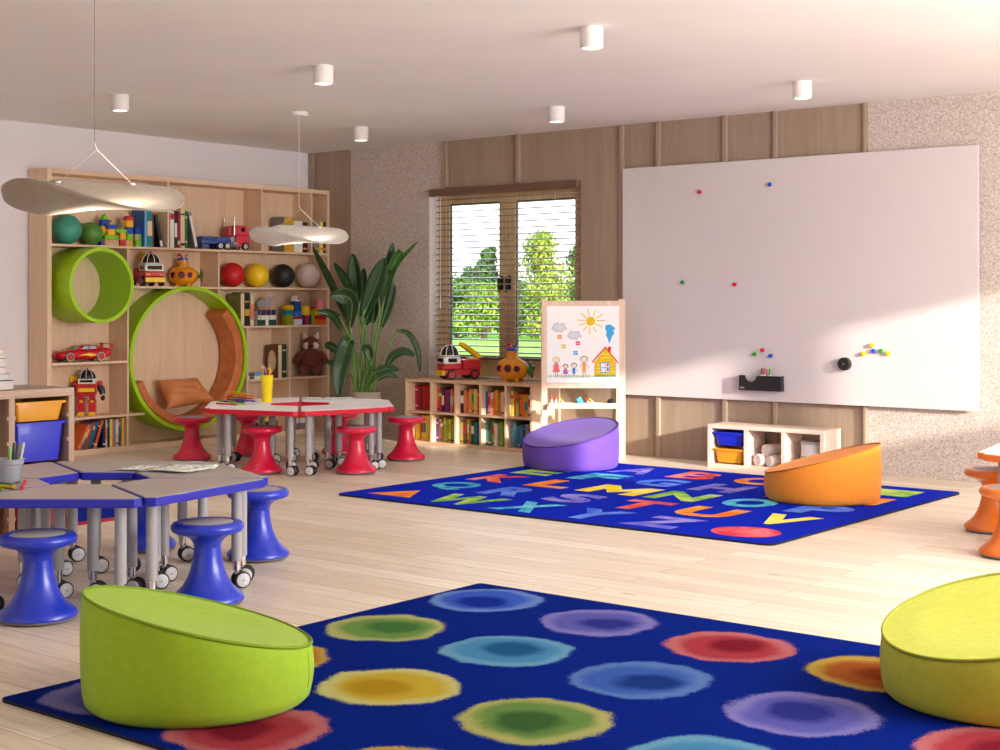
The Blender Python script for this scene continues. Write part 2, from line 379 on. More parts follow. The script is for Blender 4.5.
tree('shrub', 'bright round shrub at the left edge of the window view', 458, 52, 276, 1.3, *G1, 3400, .15, .16, 6)
tree('shrub', 'low bright shrub in front of the dark conical tree', 484, 50, 282, 1.25, (96, 136, 36), (186, 200, 74), 3400, .15, .16, 7)
tree('shrub', 'shrub behind the window middle post', 512, 53, 280, 1.3, *G1, 3000, .15, .16, 8)
tree('shrub', 'sunny yellow shrub under the tall tree outside', 545, 50, 282, 1.3, *G2, 3400, .15, .16, 9)
tree('shrub', 'green shrub at the right edge of the window view', 577, 51, 280, 1.2, *G1, 3200, .15, .16, 10)
tree('leafy_tree', 'far pale tree seen low between the window panes', 466, 75, 262, 1.6, (120, 146, 92), (176, 190, 130), 1500, .6, .28, 11)

m = MB(); rh = random.Random(21)
for k in range(11000):
    c = at(rh.uniform(180, 900), 301, rh.uniform(74, 80)); z = rh.uniform(0, 1)**.8*(1.9+.5*math.sin(c.x*.9)+.3*math.sin(c.x*2.3)); s_ = rh.uniform(.14, .26)
    d1 = Vector((rh.gauss(0, 1), rh.gauss(0, 1), rh.gauss(0, 1))).normalized(); d2 = d1.orthogonal().normalized(); c = Vector((c.x, c.y, max(.1, z)))
    m.add([c-d1*s_, c+d2*s_*.55, c+d1*s_, c-d2*s_*.55], [(0, 1, 2, 3)])
tag(m.build('hedge', leaf_mat('hedge_leaves', (56, 92, 36), (120, 152, 60)), smooth=False), 'long dark hedge far behind the trees outside the window', 'hedge', kind='stuff')

# ---------------------------------------------------------------- ceiling lights
M_LENS = mat('lamp_lens', (255, 250, 240), .4, emit=(255, 244, 230), estr=3, var=.01)
first = None
spots = [(1.95, -1.28, 'nearest the window and the bookcase corner'), (4.03, -1.28, 'above the easel, close to the back wall'), (6.10, -1.28, 'above the right half of the whiteboard'),
         (1.95, -3.77, 'above the left end of the bookcase'), (4.03, -3.77, 'in the middle of the ceiling'), (6.10, -3.77, 'at the top middle, largest of all')]
for x, y, lab in spots:
    lab = 'white cylinder ceiling downlight ' + lab
    if first is None:
        first = thing('ceiling_downlight', lab, 'ceiling light', (x, y, H), 0, 'cylinder downlights on the ceiling')
        m = MB(); m.lathe([(0, -.0005), (.062, -.0005), (.064, -.004), (.064, -.112), (.061, -.116), (.052, -.116), (.05, -.108), (0, -.108)], 40); m.build('housing', M_WHITE, first)
        m = MB(); m.lathe([(0, -.109), (.048, -.109), (.048, -.113), (0, -.113)], 32); m.build('lens', M_LENS, first)
    else: dup(first, (x, y, H), 0, lab)

# ---------------------------------------------------------------- saddle shaped felt pendants
def felt(name, col): return mat(name, col, .9, var=.08, vscale=26, bump=.3, bscale=140, sheen=.3)
def pendant(loc, label, col, zc, rz):
    t = thing('pendant_lamp', label, 'pendant lamp', loc, rz, 'saddle shaped felt pendants')
    r0 = .385; n = 96; sg = lambda v: math.copysign(abs(v)**(2/2.5), v)
    # heights of the near edge, the middle and the far edge along the width of the folded felt sheet
    KX = (-.385, -.372, -.316, -.206, -.140, 0, .167, .298, .366, .385)
    KN = (.010, .030, .046, .034, .014, -.034, -.074, -.078, -.050, -.012); KM = (.008, -.030, -.064, -.088, -.080, -.057, -.038, -.022, -.012, -.008); KF = (.008, .016, .034, .076, .090, .084, .076, .060, .034, .0)
    def ip(K, x):
        x = max(KX[0], min(KX[-1], x)); i = max(j for j in range(len(KX)-1) if KX[j] <= x)
        sl = lambda j: (K[min(j+1, len(K)-1)]-K[max(j-1, 0)])/(KX[min(j+1, len(K)-1)]-KX[max(j-1, 0)])
        h = KX[i+1]-KX[i]; u = (x-KX[i])/h
        return (2*u**3-3*u*u+1)*K[i]+(u**3-2*u*u+u)*h*sl(i)+(3*u*u-2*u**3)*K[i+1]+(u**3-u*u)*h*sl(i+1)
    ye = lambda x: .33*max(0, 1-abs(x/.386)**2.5)**(1/2.5)
    def hv(x, v): nn, mm, ff = ip(KN, x), ip(KM, x), ip(KF, x); return mm+(ff-nn)/2*v+((ff+nn)/2-mm)*v*v
    hz = lambda x, y: hv(x, y/max(.02, ye(x)))
    m = MB(); rows = []
    for i in range(61):
        x = -.385*math.cos(PI*i/60); rows.append([(x, ye(x)*v, hv(x, v)) for v in [-1+2*k/24 for k in range(25)]])
    m.grid(rows)
    bmesh.ops.remove_doubles(m.bm, verts=m.bm.verts, dist=1e-5)
    m.build('shade', felt('felt_'+str(col[0]), col), t, solid=.009)
    ap = .20; m = MB()
    for x in (-.16, .17):
        yy = ye(x)*.94; z0 = hz(x, yy)+.006; m.tube([(x, yy, z0), (.01, 0, ap)], .0018, 6); m.cyl((x, yy, z0-.004), (x, yy, z0+.006), .013, n=16)
    m.tube([(.01, 0, ap-.004), (0, 0, ap+.03)], .003, 8); m.build('hanger', M_CORD, t)
    m = MB(); m.tube([(0, 0, ap+.02), (0, 0, H-loc[2]-.02)], .0022 if col[0] > 200 else .0014, 6); m.build('cord', M_CORD if col[0] > 200 else M_GREYRUB, t)
    m = MB(); m.lathe([(0, H-loc[2]-.001), (.07, H-loc[2]-.001), (.07, H-loc[2]-.028), (.066, H-loc[2]-.032), (0, H-loc[2]-.032)], 32); m.build('canopy', M_WHITE, t)
    m = MB(); m.lathe([(0, -.040), (.022, -.040), (.022, -.047), (0, -.047)], 24); m.build('light_disc', M_LENS, t)
    return t
RZ = YAW
P1 = pendant((5.273, -6.384, 1.765), 'large grey beige folded felt pendant lamp above the blue table', (158, 143, 126), 0, RZ+math.atan(405.5/FL))
P2 = pendant((2.265, -2.303, 1.824), 'smaller looking white folded felt pendant lamp above the red table', (214, 206, 198), 0, RZ+math.atan(201/FL))
# ---------------------------------------------------------------- rugs
def dot_mat():
    m = bpy.data.materials.new('rug_pile_with_dots'); m.use_nodes = True; nt = m.node_tree; b = nt.nodes['Principled BSDF']; N = nt.nodes.new; L = nt.links.new
    tc = N('ShaderNodeTexCoord')
    n1 = N('ShaderNodeTexNoise'); n1.inputs['Scale'].default_value = 5; n1.inputs['Detail'].default_value = 3; L(tc.outputs['Object'], n1.inputs['Vector'])
    n2 = N('ShaderNodeTexNoise'); n2.inputs['Scale'].default_value = 130; n2.inputs['Detail'].default_value = 4; n2.inputs['Roughness'].default_value = .8; L(tc.outputs['Object'], n2.inputs['Vector'])
    s1 = N('ShaderNodeVectorMath'); s1.operation = 'MULTIPLY_ADD'; s1.inputs[1].default_value = (.11, .11, 0); L(n1.outputs['Color'], s1.inputs[0]); L(tc.outputs['Object'], s1.inputs[2])
    s2 = N('ShaderNodeVectorMath'); s2.operation = 'MULTIPLY_ADD'; s2.inputs[1].default_value = (.10, .10, 0); L(n2.outputs['Color'], s2.inputs[0]); L(s1.outputs[0], s2.inputs[2])
    fx = N('ShaderNodeVectorMath'); fx.operation = 'SUBTRACT'; fx.inputs[1].default_value = (.105, .105, 0); L(s2.outputs[0], fx.inputs[0])
    xy = N('ShaderNodeVectorMath'); xy.operation = 'MULTIPLY'; xy.inputs[1].default_value = (1, 1, 0); L(fx.outputs[0], xy.inputs[0])
    BL = ((125, 160, 235), (60, 104, 220), (12, 40, 165)); LV = ((150, 140, 210), (104, 100, 190), (40, 46, 140)); RD = ((226, 120, 112), (196, 56, 56), (140, 18, 26))
    ORG = ((236, 196, 66), (206, 104, 24), (172, 66, 12)); GR = ((214, 216, 116), (126, 172, 66), (70, 132, 46)); CY = ((120, 188, 214), (78, 158, 200), (28, 96, 140))
    B2 = ((100, 140, 205), (60, 104, 190), (18, 50, 128)); YE = ((240, 230, 130), (236, 200, 40), (210, 160, 12)); G2_ = ((206, 204, 100), (118, 160, 60), (60, 108, 36))
    D = [(6.66, -5.37, BL), (7.29, -5.42, LV), (7.90, -5.45, RD), (8.50, -5.47, ORG), (6.69, -6.02, GR), (7.29, -6.02, CY), (7.90, -6.05, B2), (8.52, -6.07, LV), (9.13, -6.08, RD),
         (6.68, -6.65, ORG), (7.29, -6.65, YE), (7.91, -6.66, G2_), (8.52, -6.68, CY), (6.68, -7.28, LV), (7.30, -7.28, RD), (7.92, -7.29, ORG), (8.53, -7.3, BL)]
    base = N('ShaderNodeMix'); base.data_type = 'RGBA'; base.inputs[6].default_value = lin((3, 18, 84)); base.inputs[7].default_value = lin((6, 38, 136)); L(n2.outputs['Fac'], base.inputs[0])
    cur = base.outputs[2]; rnd = random.Random(3)
    for x, y, cols in D:
        for k, (r0, r1) in enumerate(((.243, .228), (.208, .165), (.135, .085))):
            d = N('ShaderNodeVectorMath'); d.operation = 'DISTANCE'; L(xy.outputs[0], d.inputs[0])
            o = (0, .012, .04)[k]; d.inputs[1].default_value = (x+.03+rnd.uniform(-o, o), y-.04+rnd.uniform(-o, o), 0)
            mr = N('ShaderNodeMapRange'); mr.inputs[1].default_value = r0; mr.inputs[2].default_value = r1; L(d.outputs['Value'], mr.inputs[0])
            mx = N('ShaderNodeMix'); mx.data_type = 'RGBA'; mx.inputs[7].default_value = lin(tuple(int(v*.7+d_) for v, d_ in zip(cols[k], (9, 11, 20)))); L(mr.outputs[0], mx.inputs[0]); L(cur, mx.inputs[6]); cur = mx.outputs[2]
    L(cur, b.inputs['Base Color']); b.inputs['Roughness'].default_value = .95; b.inputs['Specular IOR Level'].default_value = .02
    bp = N('ShaderNodeBump'); bp.inputs['Strength'].default_value = .7; bp.inputs['Distance'].default_value = .004; L(n2.outputs['Fac'], bp.inputs['Height']); L(bp.outputs[0], b.inputs['Normal'])
    return m
def pile(name, col, var=.2): return mat(name+'_pile', col, .95, var=var, vscale=180, bump=.7, bscale=260, spec=.05)
M_BIND = mat('black_binding', (18, 17, 24), .9, var=.1, vscale=80)
m = MB(); m.prism(rounded(6.43, 10.08, -7.585, -5.125, .025), .0005, .012, 0, 1)
tag(m.build('dotted_rug', [dot_mat(), M_BIND], ang=30), 'dark blue rug with rows of colourful watercolour dots in the foreground', 'rug')
# alphabet rug: letters are part of the rug's own mesh
RC = dict(red=((214, 60, 52), (232, 140, 120)), orange=((236, 108, 24), (244, 176, 80)), yellow=((248, 214, 20), (252, 236, 130)), green=((96, 168, 60), (196, 222, 110)),
          teal=((30, 140, 180), (110, 204, 224)), blue=((46, 92, 214), (112, 150, 236)), lavender=((92, 92, 200), (158, 150, 224)), pink=((206, 44, 60), (244, 120, 130)))
def two(name):
    a, b_ = RC[name]; m = bpy.data.materials.new('letter_'+name); m.use_nodes = True; nt = m.node_tree; b = nt.nodes['Principled BSDF']; N = nt.nodes.new; L = nt.links.new
    tc = N('ShaderNodeTexCoord'); n = N('ShaderNodeTexNoise'); n.inputs['Scale'].default_value = 4.5; n.inputs['Detail'].default_value = 8; n.inputs['Roughness'].default_value = .7; L(tc.outputs['Object'], n.inputs['Vector'])
    r = N('ShaderNodeValToRGB'); r.color_ramp.elements[0].position = .4; r.color_ramp.elements[1].position = .6; r.color_ramp.elements[0].color = lin(a); r.color_ramp.elements[1].color = lin(b_)
    L(n.outputs['Fac'], r.inputs['Fac']); L(r.outputs['Color'], b.inputs['Base Color']); b.inputs['Roughness'].default_value = .95; b.inputs['Specular IOR Level'].default_value = .1
    return m
lm = [pile('royal_blue', (3, 34, 178), .14), M_BIND]+[two(k) for k in RC]; li = {k: i+2 for i, k in enumerate(RC)}
m = MB(); m.prism(rounded(3.72, 6.97, -3.355, -.66, .06), .0005, .012, 0, 1)
def glyph(mb, ch, cx, cy, w, h, mi, z):
    cu = bpy.data.curves.new('g', 'FONT'); cu.body = ch; cu.size = 1; cu.offset = .03 if ch in 'ABM' else .05; cu.fill_mode = 'FRONT'; cu.resolution_u = 4
    o = bpy.data.objects.new('g', cu); C.objects.link(o); dg = bpy.context.evaluated_depsgraph_get(); me = o.evaluated_get(dg).to_mesh()
    vs = [v.co.copy() for v in me.vertices]; fs = [tuple(p.vertices) for p in me.polygons]
    x0 = min(v.x for v in vs); x1 = max(v.x for v in vs); y0 = min(v.y for v in vs); y1 = max(v.y for v in vs)
    mb.add([(cx+((v.x-x0)/max(1e-6, x1-x0)-.5)*w, cy+((v.y-y0)/(y1-y0)-.5)*h, z) for v in vs], fs, mi)
    o.evaluated_get(dg).to_mesh_clear(); bpy.data.objects.remove(o); bpy.data.curves.remove(cu)
def seatpt(px, py): p = fl(px, py, .0125); return p.x, p.y
rowy = [-2.98, -2.47, -1.95, -1.43, -.92]
LET = [[('W', 461, 'green'), ('X', 512, 'teal'), ('Y', 600, 'blue'), ('Z', 663, 'lavender')],
       [('Q', 457, 'teal'), ('R', 509, 'blue'), ('S', 566, 'lavender'), ('T', 645, 'red'), ('U', 703, 'orange'), ('V', 777, 'yellow')],
       [('K', 497, 'red'), ('L', 551, 'orange'), ('M', 617, 'yellow'), ('N', 684, 'green'), ('O', 746, 'teal'), ('P', 800, 'blue')]]
xs6 = [4.02, 4.54, 5.06, 5.56, 6.06, 6.56]
ROWS = [['<', 'W', 'X', 'Y', 'Z', 'o'], list('QRSTUV'), list('KLMNOP'), list('EFGHIJ'), [' ', 'A', 'B', 'C', 'D', '#']]
COLS = dict(W='green', X='teal', Y='blue', Z='lavender', Q='teal', R='blue', S='lavender', T='red', U='orange', V='yellow', K='red', L='orange', M='yellow', N='green', O='teal', P='blue',
            E='green', F='teal', G='blue', H='lavender', I='red', J='orange', A='lavender', B='red', C='orange', D='yellow')
for r, row in enumerate(ROWS):
    for c, ch in enumerate(row):
        x, y = xs6[c]+.05, rowy[r]-.07
        if ch == '<': m.add([(x-.20, y-.15, .0126), (x+.18, y-.15, .0126), (x-.01, y+.17, .0126)], [(0, 1, 2)], li['orange'])
        elif ch == 'o': m.add([(x+.05+.20*math.cos(k*PI/16), y-.02+.18*math.sin(k*PI/16), .0126) for k in range(32)], [tuple(range(32))], li['pink'])
        elif ch == '#': m.add([(x-.17, y-.16, .0126), (x+.17, y-.16, .0126), (x+.17, y+.16, .0126), (x-.17, y+.16, .0126)], [(0, 1, 2, 3)], li['green'])
        elif ch == 'M': m.add([(x+(u-.5)*.48, y+(v-.5)*.40, .0126) for u, v in ((0, 0), (.26, 0), (.26, .5), (.5, .12), (.74, .5), (.74, 0), (1, 0), (1, 1), (.76, 1), (.5, .58), (.24, 1), (0, 1))], [tuple(range(12))], li['yellow'])
        elif ch != ' ': glyph(m, ch, x, y, .16 if ch == 'I' else .5 if ch in 'MW' else .38 if ch in 'NUYZ' else .34, .40, li[COLS[ch]], .0126)
tag(m.build('alphabet_rug', lm, smooth=False), 'bright blue alphabet rug with coloured letters below the whiteboard', 'rug')
m = MB(); m.prism(rounded(1.9, 3.49, -5.405, -4.56, .05), .0005, .02, 0, 1)
tag(m.build('shaggy_rug', [pile('shaggy_blue', (14, 40, 150), .5), mat('red_binding', (150, 24, 36), .9, var=.1)], smooth=False), 'small shaggy blue rug with red edge seen under the blue table', 'rug')

# ---------------------------------------------------------------- slanted poufs
def pouf(name, label, c, r, a, b, ph0, col, z0):
    t = thing(name, label, 'pouf', (c[0], c[1], z0), 0, 'slanted round poufs')
    f = mat('pouf_fabric_%d_%d' % (col[0], col[2]), col, .8, var=.06, vscale=40, bump=.25, bscale=420, sheen=.1); n = 72
    ang = [2*PI*k/n for k in range(n)]; top = lambda q, rr: a + b*rr/r*math.cos(q-ph0) - z0
    m = MB(); rows = []
    for rr, u in ((r-.05, 0), (r-.02, .003), (r-.006, .016), (r, .045)): rows.append([(rr*math.cos(q), rr*math.sin(q), u) for q in ang])
    for k in range(1, 9):
        s_ = k/8; bul = .006*math.sin(PI*s_)
        rows.append([((r+bul)*math.cos(q), (r+bul)*math.sin(q), .045+(top(q, r)-.012-.045)*s_) for q in ang])
    rows.append([((r-.003)*math.cos(q), (r-.003)*math.sin(q), top(q, r)-.004) for q in ang]); rows.append([((r-.02)*math.cos(q), (r-.02)*math.sin(q), top(q, r-.02)-.006) for q in ang])
    m.grid(rows, wrap=True); m.add(rows[0], [tuple(range(n))]); m.build('side_cover', f, t, ang=70)
    m = MB(); rows = []
    for k in range(12):
        rr = (r-.006)*(1-k/12); e = k/12; dz = .010*min(1, 4*e) - .030*(1-(1-e)**2)*1.0 + .0*e
        rows.append([(rr*math.cos(q), rr*math.sin(q), top(q, rr)+dz) for q in ang])
    m.grid(rows, wrap=True); m.add(rows[-1]+[(0, 0, a-z0-.02)], [(k, (k+1) % n, n) for k in range(n)]); m.build('seat_panel', f, t, ang=70)
    m = MB(); m.tube([((r-.003)*math.cos(q), (r-.003)*math.sin(q), top(q, r)+.001) for q in ang], .0055, 8, closed=True); m.build('piping', mat('pouf_piping_%d_%d' % (col[0], col[2]), tuple(int(v*.8) for v in col), .8, var=.05), t)
    m = MB()
    q0 = ph0+2.6; m.tube([((r+.0052*math.sin(PI*s_/10)+.0005)*math.cos(q0), (r+.0052*math.sin(PI*s_/10)+.0005)*math.sin(q0), .05+(top(q0, r)-.07)*s_/10) for s_ in range(11)], .0015, 5); m.build('seam', mat('pouf_piping_%d_%d' % (col[0], col[2]), col), t)
pouf('pouf', 'large lime green slanted pouf on the dotted rug beside blue stools', (6.942, -7.186), .365, .278, .095, R_(240), (146, 180, 14), .0125)
pouf('pouf', 'purple slanted pouf on the alphabet rug before the easel', (4.033, -1.096), .371, .28, .09, R_(80), (102, 66, 178), .0125)
pouf('pouf', 'orange slanted pouf on the alphabet rug in front of the low white shelf', (6.393, -1.576), .368, .28, .10, R_(20), (236, 140, 30), .0125)
pouf('pouf', 'pale yellow green pouf cut off by the photo edge on the dotted rug', (8.972, -5.558), .376, .287, .095, R_(60), (188, 192, 52), .0125)

# ---------------------------------------------------------------- wobble stools
def make_stool(col, name, label, loc, group):
    t = thing('wobble_stool', label, 'stool', loc, 0, group)
    p = mat('stool_'+name, col, .3, var=.03, vscale=6, coat=.2)
    prof = [(.13, .016), (.153, .016), (.157, .022), (.156, .032), (.148, .043), (.128, .058), (.106, .08), (.088, .11), (.074, .145), (.065, .18), (.060, .215), (.0575, .245), (.0565, .246), (.058, .252), (.064, .268), (.078, .285), (.1, .298), (.13, .306), (.148, .313), (.156, .325), (.155, .339), (.146, .35), (.134, .354), (.116, .353), (.112, .348), (0, .348)]
    m = MB(); m.lathe(prof, 48); m.build('body', p, t)
    m = MB(); m.lathe([(0, .3485), (.111, .3485), (.112, .351), (.108, .3535), (0, .354)], 40); m.build('seat_pad', mat('grey_seat_pad', (150, 146, 152), .75, var=.05, vscale=40), t)
    m = MB(); m.lathe([(0, 0), (.11, 0), (.146, .006), (.153, .014), (.153, .018), (0, .018)], 40); m.build('foot_ring', M_GREYRUB, t)
    return t
RS = [((192, 462), 'red wobble stool at the left end of the red table by the round nook'), ((262, 475.5), 'red wobble stool in front of the red table, left of its middle legs'),
      ((359.5, 474.8), 'red wobble stool in front of the red table, nearest the alphabet rug'), ((406, 462), 'red wobble stool at the right end of the red table by the low bookcase'),
      ((248, 457), 'red wobble stool behind the red table, on the nook side'), ((340, 455.6), 'red wobble stool behind the red table, in front of the plant pot')]
base = None
for p, l in RS:
    q = cen(*p, .155)
    if p[0] == 359.5: q += Vector((.016, -.05, 0))
    if base is None: base = make_stool((214, 22, 66), 'red', l, (q.x, q.y, 0), 'red wobble stools round the red table')
    else: dup(base, (q.x, q.y, 0), 0, l)
base = None
for p, l in [((38, 628), 'blue wobble stool nearest the camera at the left photo edge'), ((207.5, 611), 'blue wobble stool in front of the blue table, right behind the green pouf'),
             ((258, 564), 'blue wobble stool behind the right corner of the blue table'), ((146, 554), 'blue wobble stool mostly hidden behind the legs of the blue table')]:
    q = cen(*p, .155)
    if base is None: base = make_stool((30, 54, 186), 'blue', l, (q.x, q.y, 0), 'blue wobble stools round the blue table')
    else: dup(base, (q.x, q.y, 0), 0, l)
base = None
for p, l in [((993, 535.5), 'orange wobble stool behind the corner of the white orange edged table'), ((1011, 562), 'orange wobble stool in front of the white orange edged table')]:
    q = cen(*p, .155)
    if base is None: base = make_stool((210, 108, 30), 'orange', l, (q.x, q.y, 0), 'orange wobble stools by the orange edged table')
    else: dup(base, (q.x, q.y, 0), 0, l)

# ---------------------------------------------------------------- trapezoid tables on castors
TZ = .49
def make_table(label, loc, rz, top, edge, group, name, swiv, ro=.84):
    t = thing('trapezoid_table', label, 'table', loc, rz, group)
    rad = lambda r, a: (r*math.cos(R_(a)), r*math.sin(R_(a)))
    g = .006; A = 30
    i0, i1 = rad(.25, -A), rad(.25, A); o1 = rad(ro, A); o0 = rad(ro, -A)
    # corners with the outer two cut off
    def lerp(a, b, s): return (a[0]+(b[0]-a[0])*s, a[1]+(b[1]-a[1])*s)
    P = [i0, lerp(i0, o0, .915), lerp(o0, o1, .065), lerp(o0, o1, .935), lerp(i1, o1, .915), i1]
    cx = sum(p[0] for p in P)/6; cy = sum(p[1] for p in P)/6
    def inset(poly, d):
        n = len(poly); out = []
        for k in range(n):
            a, b_, c = Vector(poly[k-1]), Vector(poly[k]), Vector(poly[(k+1) % n])
            n1 = (b_-a).normalized(); n2 = (c-b_).normalized(); n1 = Vector((-n1.y, n1.x)); n2 = Vector((-n2.y, n2.x))
            h = (n1+n2).normalized(); q = b_+h*(d/max(.3, h.dot(n1))); out.append((q.x, q.y))
        return out
    P = inset(P, g); Q = inset(P, .007)
    m = MB(); m.prism(P, TZ-.038, TZ-.002, 0, 0); m.build('edge_band', plastic('band_'+name, edge), t, bevel=.004)
    m = MB(); m.prism(Q, TZ-.004, TZ, 0, 0); m.build('tabletop', mat('laminate_'+name, top, .38, var=.015), t, smooth=False)
    for k, (r, a) in enumerate(((.665, -24.3), (.665, 24.3), (.31, -14), (.31, 14))):
        x, y = rad(r, a)
        m = MB(); m.cyl((x, y, .125), (x, y, TZ-.038), .0245, n=24); lg = m.build('leg', M_LEG, t)
        m = MB(); m.cyl((x, y, .082), (x, y, .126), .0185, n=20); m.build('steel_stem', M_CHROME, lg)
        d = swiv-rz+.45*math.sin(k*2.1+rz*3); ux, uy = math.cos(d), math.sin(d); vx, vy = -uy, ux
        hx, hy = x+ux*.020, y+uy*.020
        m = MB(); m.cyl((x, y, .062), (x, y, .084), .011, n=14); m.cyl((hx-vx*.012, hy-vy*.012, .040), (hx+vx*.012, hy+vy*.012, .040), .0225, n=18)
        m.cyl((hx-vx*.043, hy-vy*.043, .038), (hx+vx*.043, hy+vy*.043, .038), .004, n=8); m.build('castor_fork', M_LEG, lg)
        for s_ in (-1, 1):
            a0 = (hx+vx*s_*.014, hy+vy*s_*.014, .038); a1 = (hx+vx*s_*.033, hy+vy*s_*.033, .038)
            M = Matrix.Translation(a0) @ Vector((vx*s_, vy*s_, 0)).to_track_quat('Z', 'Y').to_matrix().to_4x4()
            m = MB(); m.lathe([(0, 0), (.031, 0), (.0365, .002), (.0378, .005), (.0378, .014), (.0365, .017), (.032, .0185), (.031, .0195), (.022, .0225), (0, .0235)], 28, [1, 1, 1, 1, 1, 1, 1, 0, 0], M)
            m.build('castor_wheel', [M_HUB, M_RUBBER], lg)
    return t
def cluster(c, ang0, top, edge, name, group, labels, swiv):
    b = None
    for k, l in labels:
        rz = R_(ang0+30+60*k)
        make_table(l, (c[0], c[1], 0), rz, top, edge, group, name, swiv, .82 if name == 'blue' else .84)
L6 = lambda a: 'white trapezoid table with red edge, '+a
cluster((2.265, -2.29), -44, (254, 251, 252), (206, 2, 44), 'red', 'six red edged tables joined in a hexagon',
        [(0, L6('front right piece with the nearest stool')), (1, L6('right end piece of the hexagon')), (2, L6('back right piece before the plant')), (3, L6('back left piece behind the yellow cup')), (4, L6('left end piece holding the pencils')), (5, L6('front left piece of the hexagon'))], .7)
L6 = lambda a: 'grey trapezoid table with blue edge, '+a
cluster((5.045, -6.22), -21, (176, 166, 164), (24, 32, 168), 'blue', 'six blue edged tables joined in a hexagon',
        [(0, L6('right front piece pointing at the dotted rug')), (1, L6('right back piece under the coloured drawings')), (2, L6('back piece beside the papers')), (3, L6('left back piece before the blue bin')), (4, L6('left piece under the grey pencil pot')), (5, L6('front piece nearest the camera'))], .95)
cluster((8.44, -2.10), 38.6, (246, 240, 236), (226, 118, 34), 'orange', 'orange edged tables at the photo edge',
        [(2, 'white trapezoid table with orange edge, back piece at the photo edge'), (3, 'white trapezoid table with orange edge, front piece at the photo edge')], .6)
# ---------------------------------------------------------------- tall bookcase with round nooks along the left wall
BX = .28
G_GREEN = mat('lime_lacquer', (160, 206, 16), .4, var=.03, vscale=3)
bc = thing('bookcase', 'tall light oak bookcase with green round nooks along the left wall', 'bookcase', (.012, 0, 0))
Y0, Y1, ZT = -3.247, -.002, 2.40
m = MB(); m.box(0, .268, Y0, Y0+.042, 0, ZT); m.build('side_panel', W_LIGHT, bc, bevel=.002)
m = MB(); m.box(0, .268, Y1-.03, Y1, 0, ZT); m.build('side_panel', W_LIGHT, bc, bevel=.002)
m = MB(); m.box(0, .268, Y0+.042, Y1-.03, ZT-.042, ZT); m.build('top_panel', W_SHELF, bc, bevel=.002)
m = MB(); m.box(0, .010, Y0+.042, Y1-.037, .045, ZT-.042); m.build('back_panel', W_LIGHT, bc, smooth=False)
m = MB(); m.box(0, .262, Y0+.042, Y1-.03, 0, .045); m.build('plinth', W_SHELF, bc, bevel=.002)
T = .02
def board(y0, y1, z): m = MB(); m.box(.0101, .266, y0, y1, z-T, z); m.build('shelf', W_SHELF, bc, smooth=False)
def upright(y, z0, z1): m = MB(); m.box(.0102, .2665, y-.009, y+.009, z0, z1); m.build('divider', W_LIGHT, bc, smooth=False)
Z1, Z2, Z3, Z4, ZA, ZB, ZC = 1.775, 1.43, 1.065, .56, .785, .322, .045
YL, YR = Y0+.042, Y1-.03
RCY, RCZ, RO, RI = -1.762, .782, .651, .616
board(YL, YR, Z1); board(-2.431, YR, Z2)
zr = lambda y: None
board(-1.135, YR, Z3); board(-1.071, YR, Z4); board(YL, -2.446, ZA); board(YL, -2.262, ZB)
upright(-2.005, Z1, ZT-.042); upright(-.895, Z1, ZT-.042); upright(-.245, Z1, ZT-.042)
upright(-2.44, ZC, Z1-T); upright(-1.425, Z2, Z1-T); upright(-1.425, 1.345, Z2-T); upright(-1.078, ZC, Z3-T); upright(-.535, ZC, Z3-T)
def ring(cy, cz, ro, ri, x0, x1, ky=1.0, n=96):
    m = MB(); rows = []
    for r, x in ((ro, x0), (ro, x1-.003), (ro-.003, x1), (ri+.003, x1), (ri, x1-.003), (ri, x0)):
        rows.append([(x, cy+ky*r*math.cos(2*PI*k/n), cz+r*math.sin(2*PI*k/n)) for k in range(n)])
    m.grid(rows+[rows[0]], wrap=True); bmesh.ops.remove_doubles(m.bm, verts=m.bm.verts, dist=1e-6)
    m.build('round_nook', G_GREEN, bc)
ring(RCY, RCZ, RO, RI, .0103, .285, 1.035); ring(-2.835, 1.432, .318, .285, .0103, .445, 1.02)
# leather pad curved inside the big ring, and a pillow
M_LEATH = mat('tan_leather', (196, 112, 58), .55, var=.16, vscale=14, bump=.2, bscale=90)
m = MB(); rows = []; r1 = RI-.004; th = .085
for k in range(41):
    a = R_(-160+ (160+47)*k/40); tt = th
    ro, ri = r1, r1-tt; cyq, czq = RCY, RCZ
    prof = [(ro, .03), (ro, .262), (ro-.012, .275), (ri+.02, .275), (ri, .258), (ri, .045), (ri+.015, .03)]
    rows.append([(x+.012, cyq+1.035*r*math.cos(a), czq+r*math.sin(a)) for r, x in prof])
m.grid(rows, wrap=True); m.add(rows[0], [tuple(range(7))]); m.add(rows[-1], [tuple(range(7))])
tag(m.build('curved_seat_pad', M_LEATH), 'tan leather pad curving along the inside of the big green nook', 'seat pad')
# pillow given by its four corners (far left, far right, near right, near left), lying on the pad
PC_ = [lf(154.0, 381.5, .075), lf(195.0, 379.5, .075), lf(214.5, 403, .245), lf(164.5, 411.5, .255)]
pn = (PC_[1]-PC_[0]).cross(PC_[3]-PC_[0]).normalized(); pn = pn if pn.z > 0 else -pn
m = MB(); n = 20
for s_ in (1, -1):
    rows = []
    for j in range(n+1):
        v = j/n; row = []
        for i in range(n+1):
            u = i/n; U, V = 2*u-1, 2*v-1; e = max(0, (1-U*U)*(1-V*V)); pu = U*(1-.13*(1-U*U)**0*(1-V*V)); pv = V*(1-.13*(1-U*U))
            uu, vv = (pu+1)/2, (pv+1)/2; q = (PC_[0]*(1-uu)+PC_[1]*uu)*(1-vv)+(PC_[3]*(1-uu)+PC_[2]*uu)*vv
            row.append(q+pn*(s_*.088*e**.40+.012*math.sin(6*U+3*V)*e**.5+.006*math.sin(11*V-5*U)*e+.03))
        rows.append(row)
    m.grid(rows)
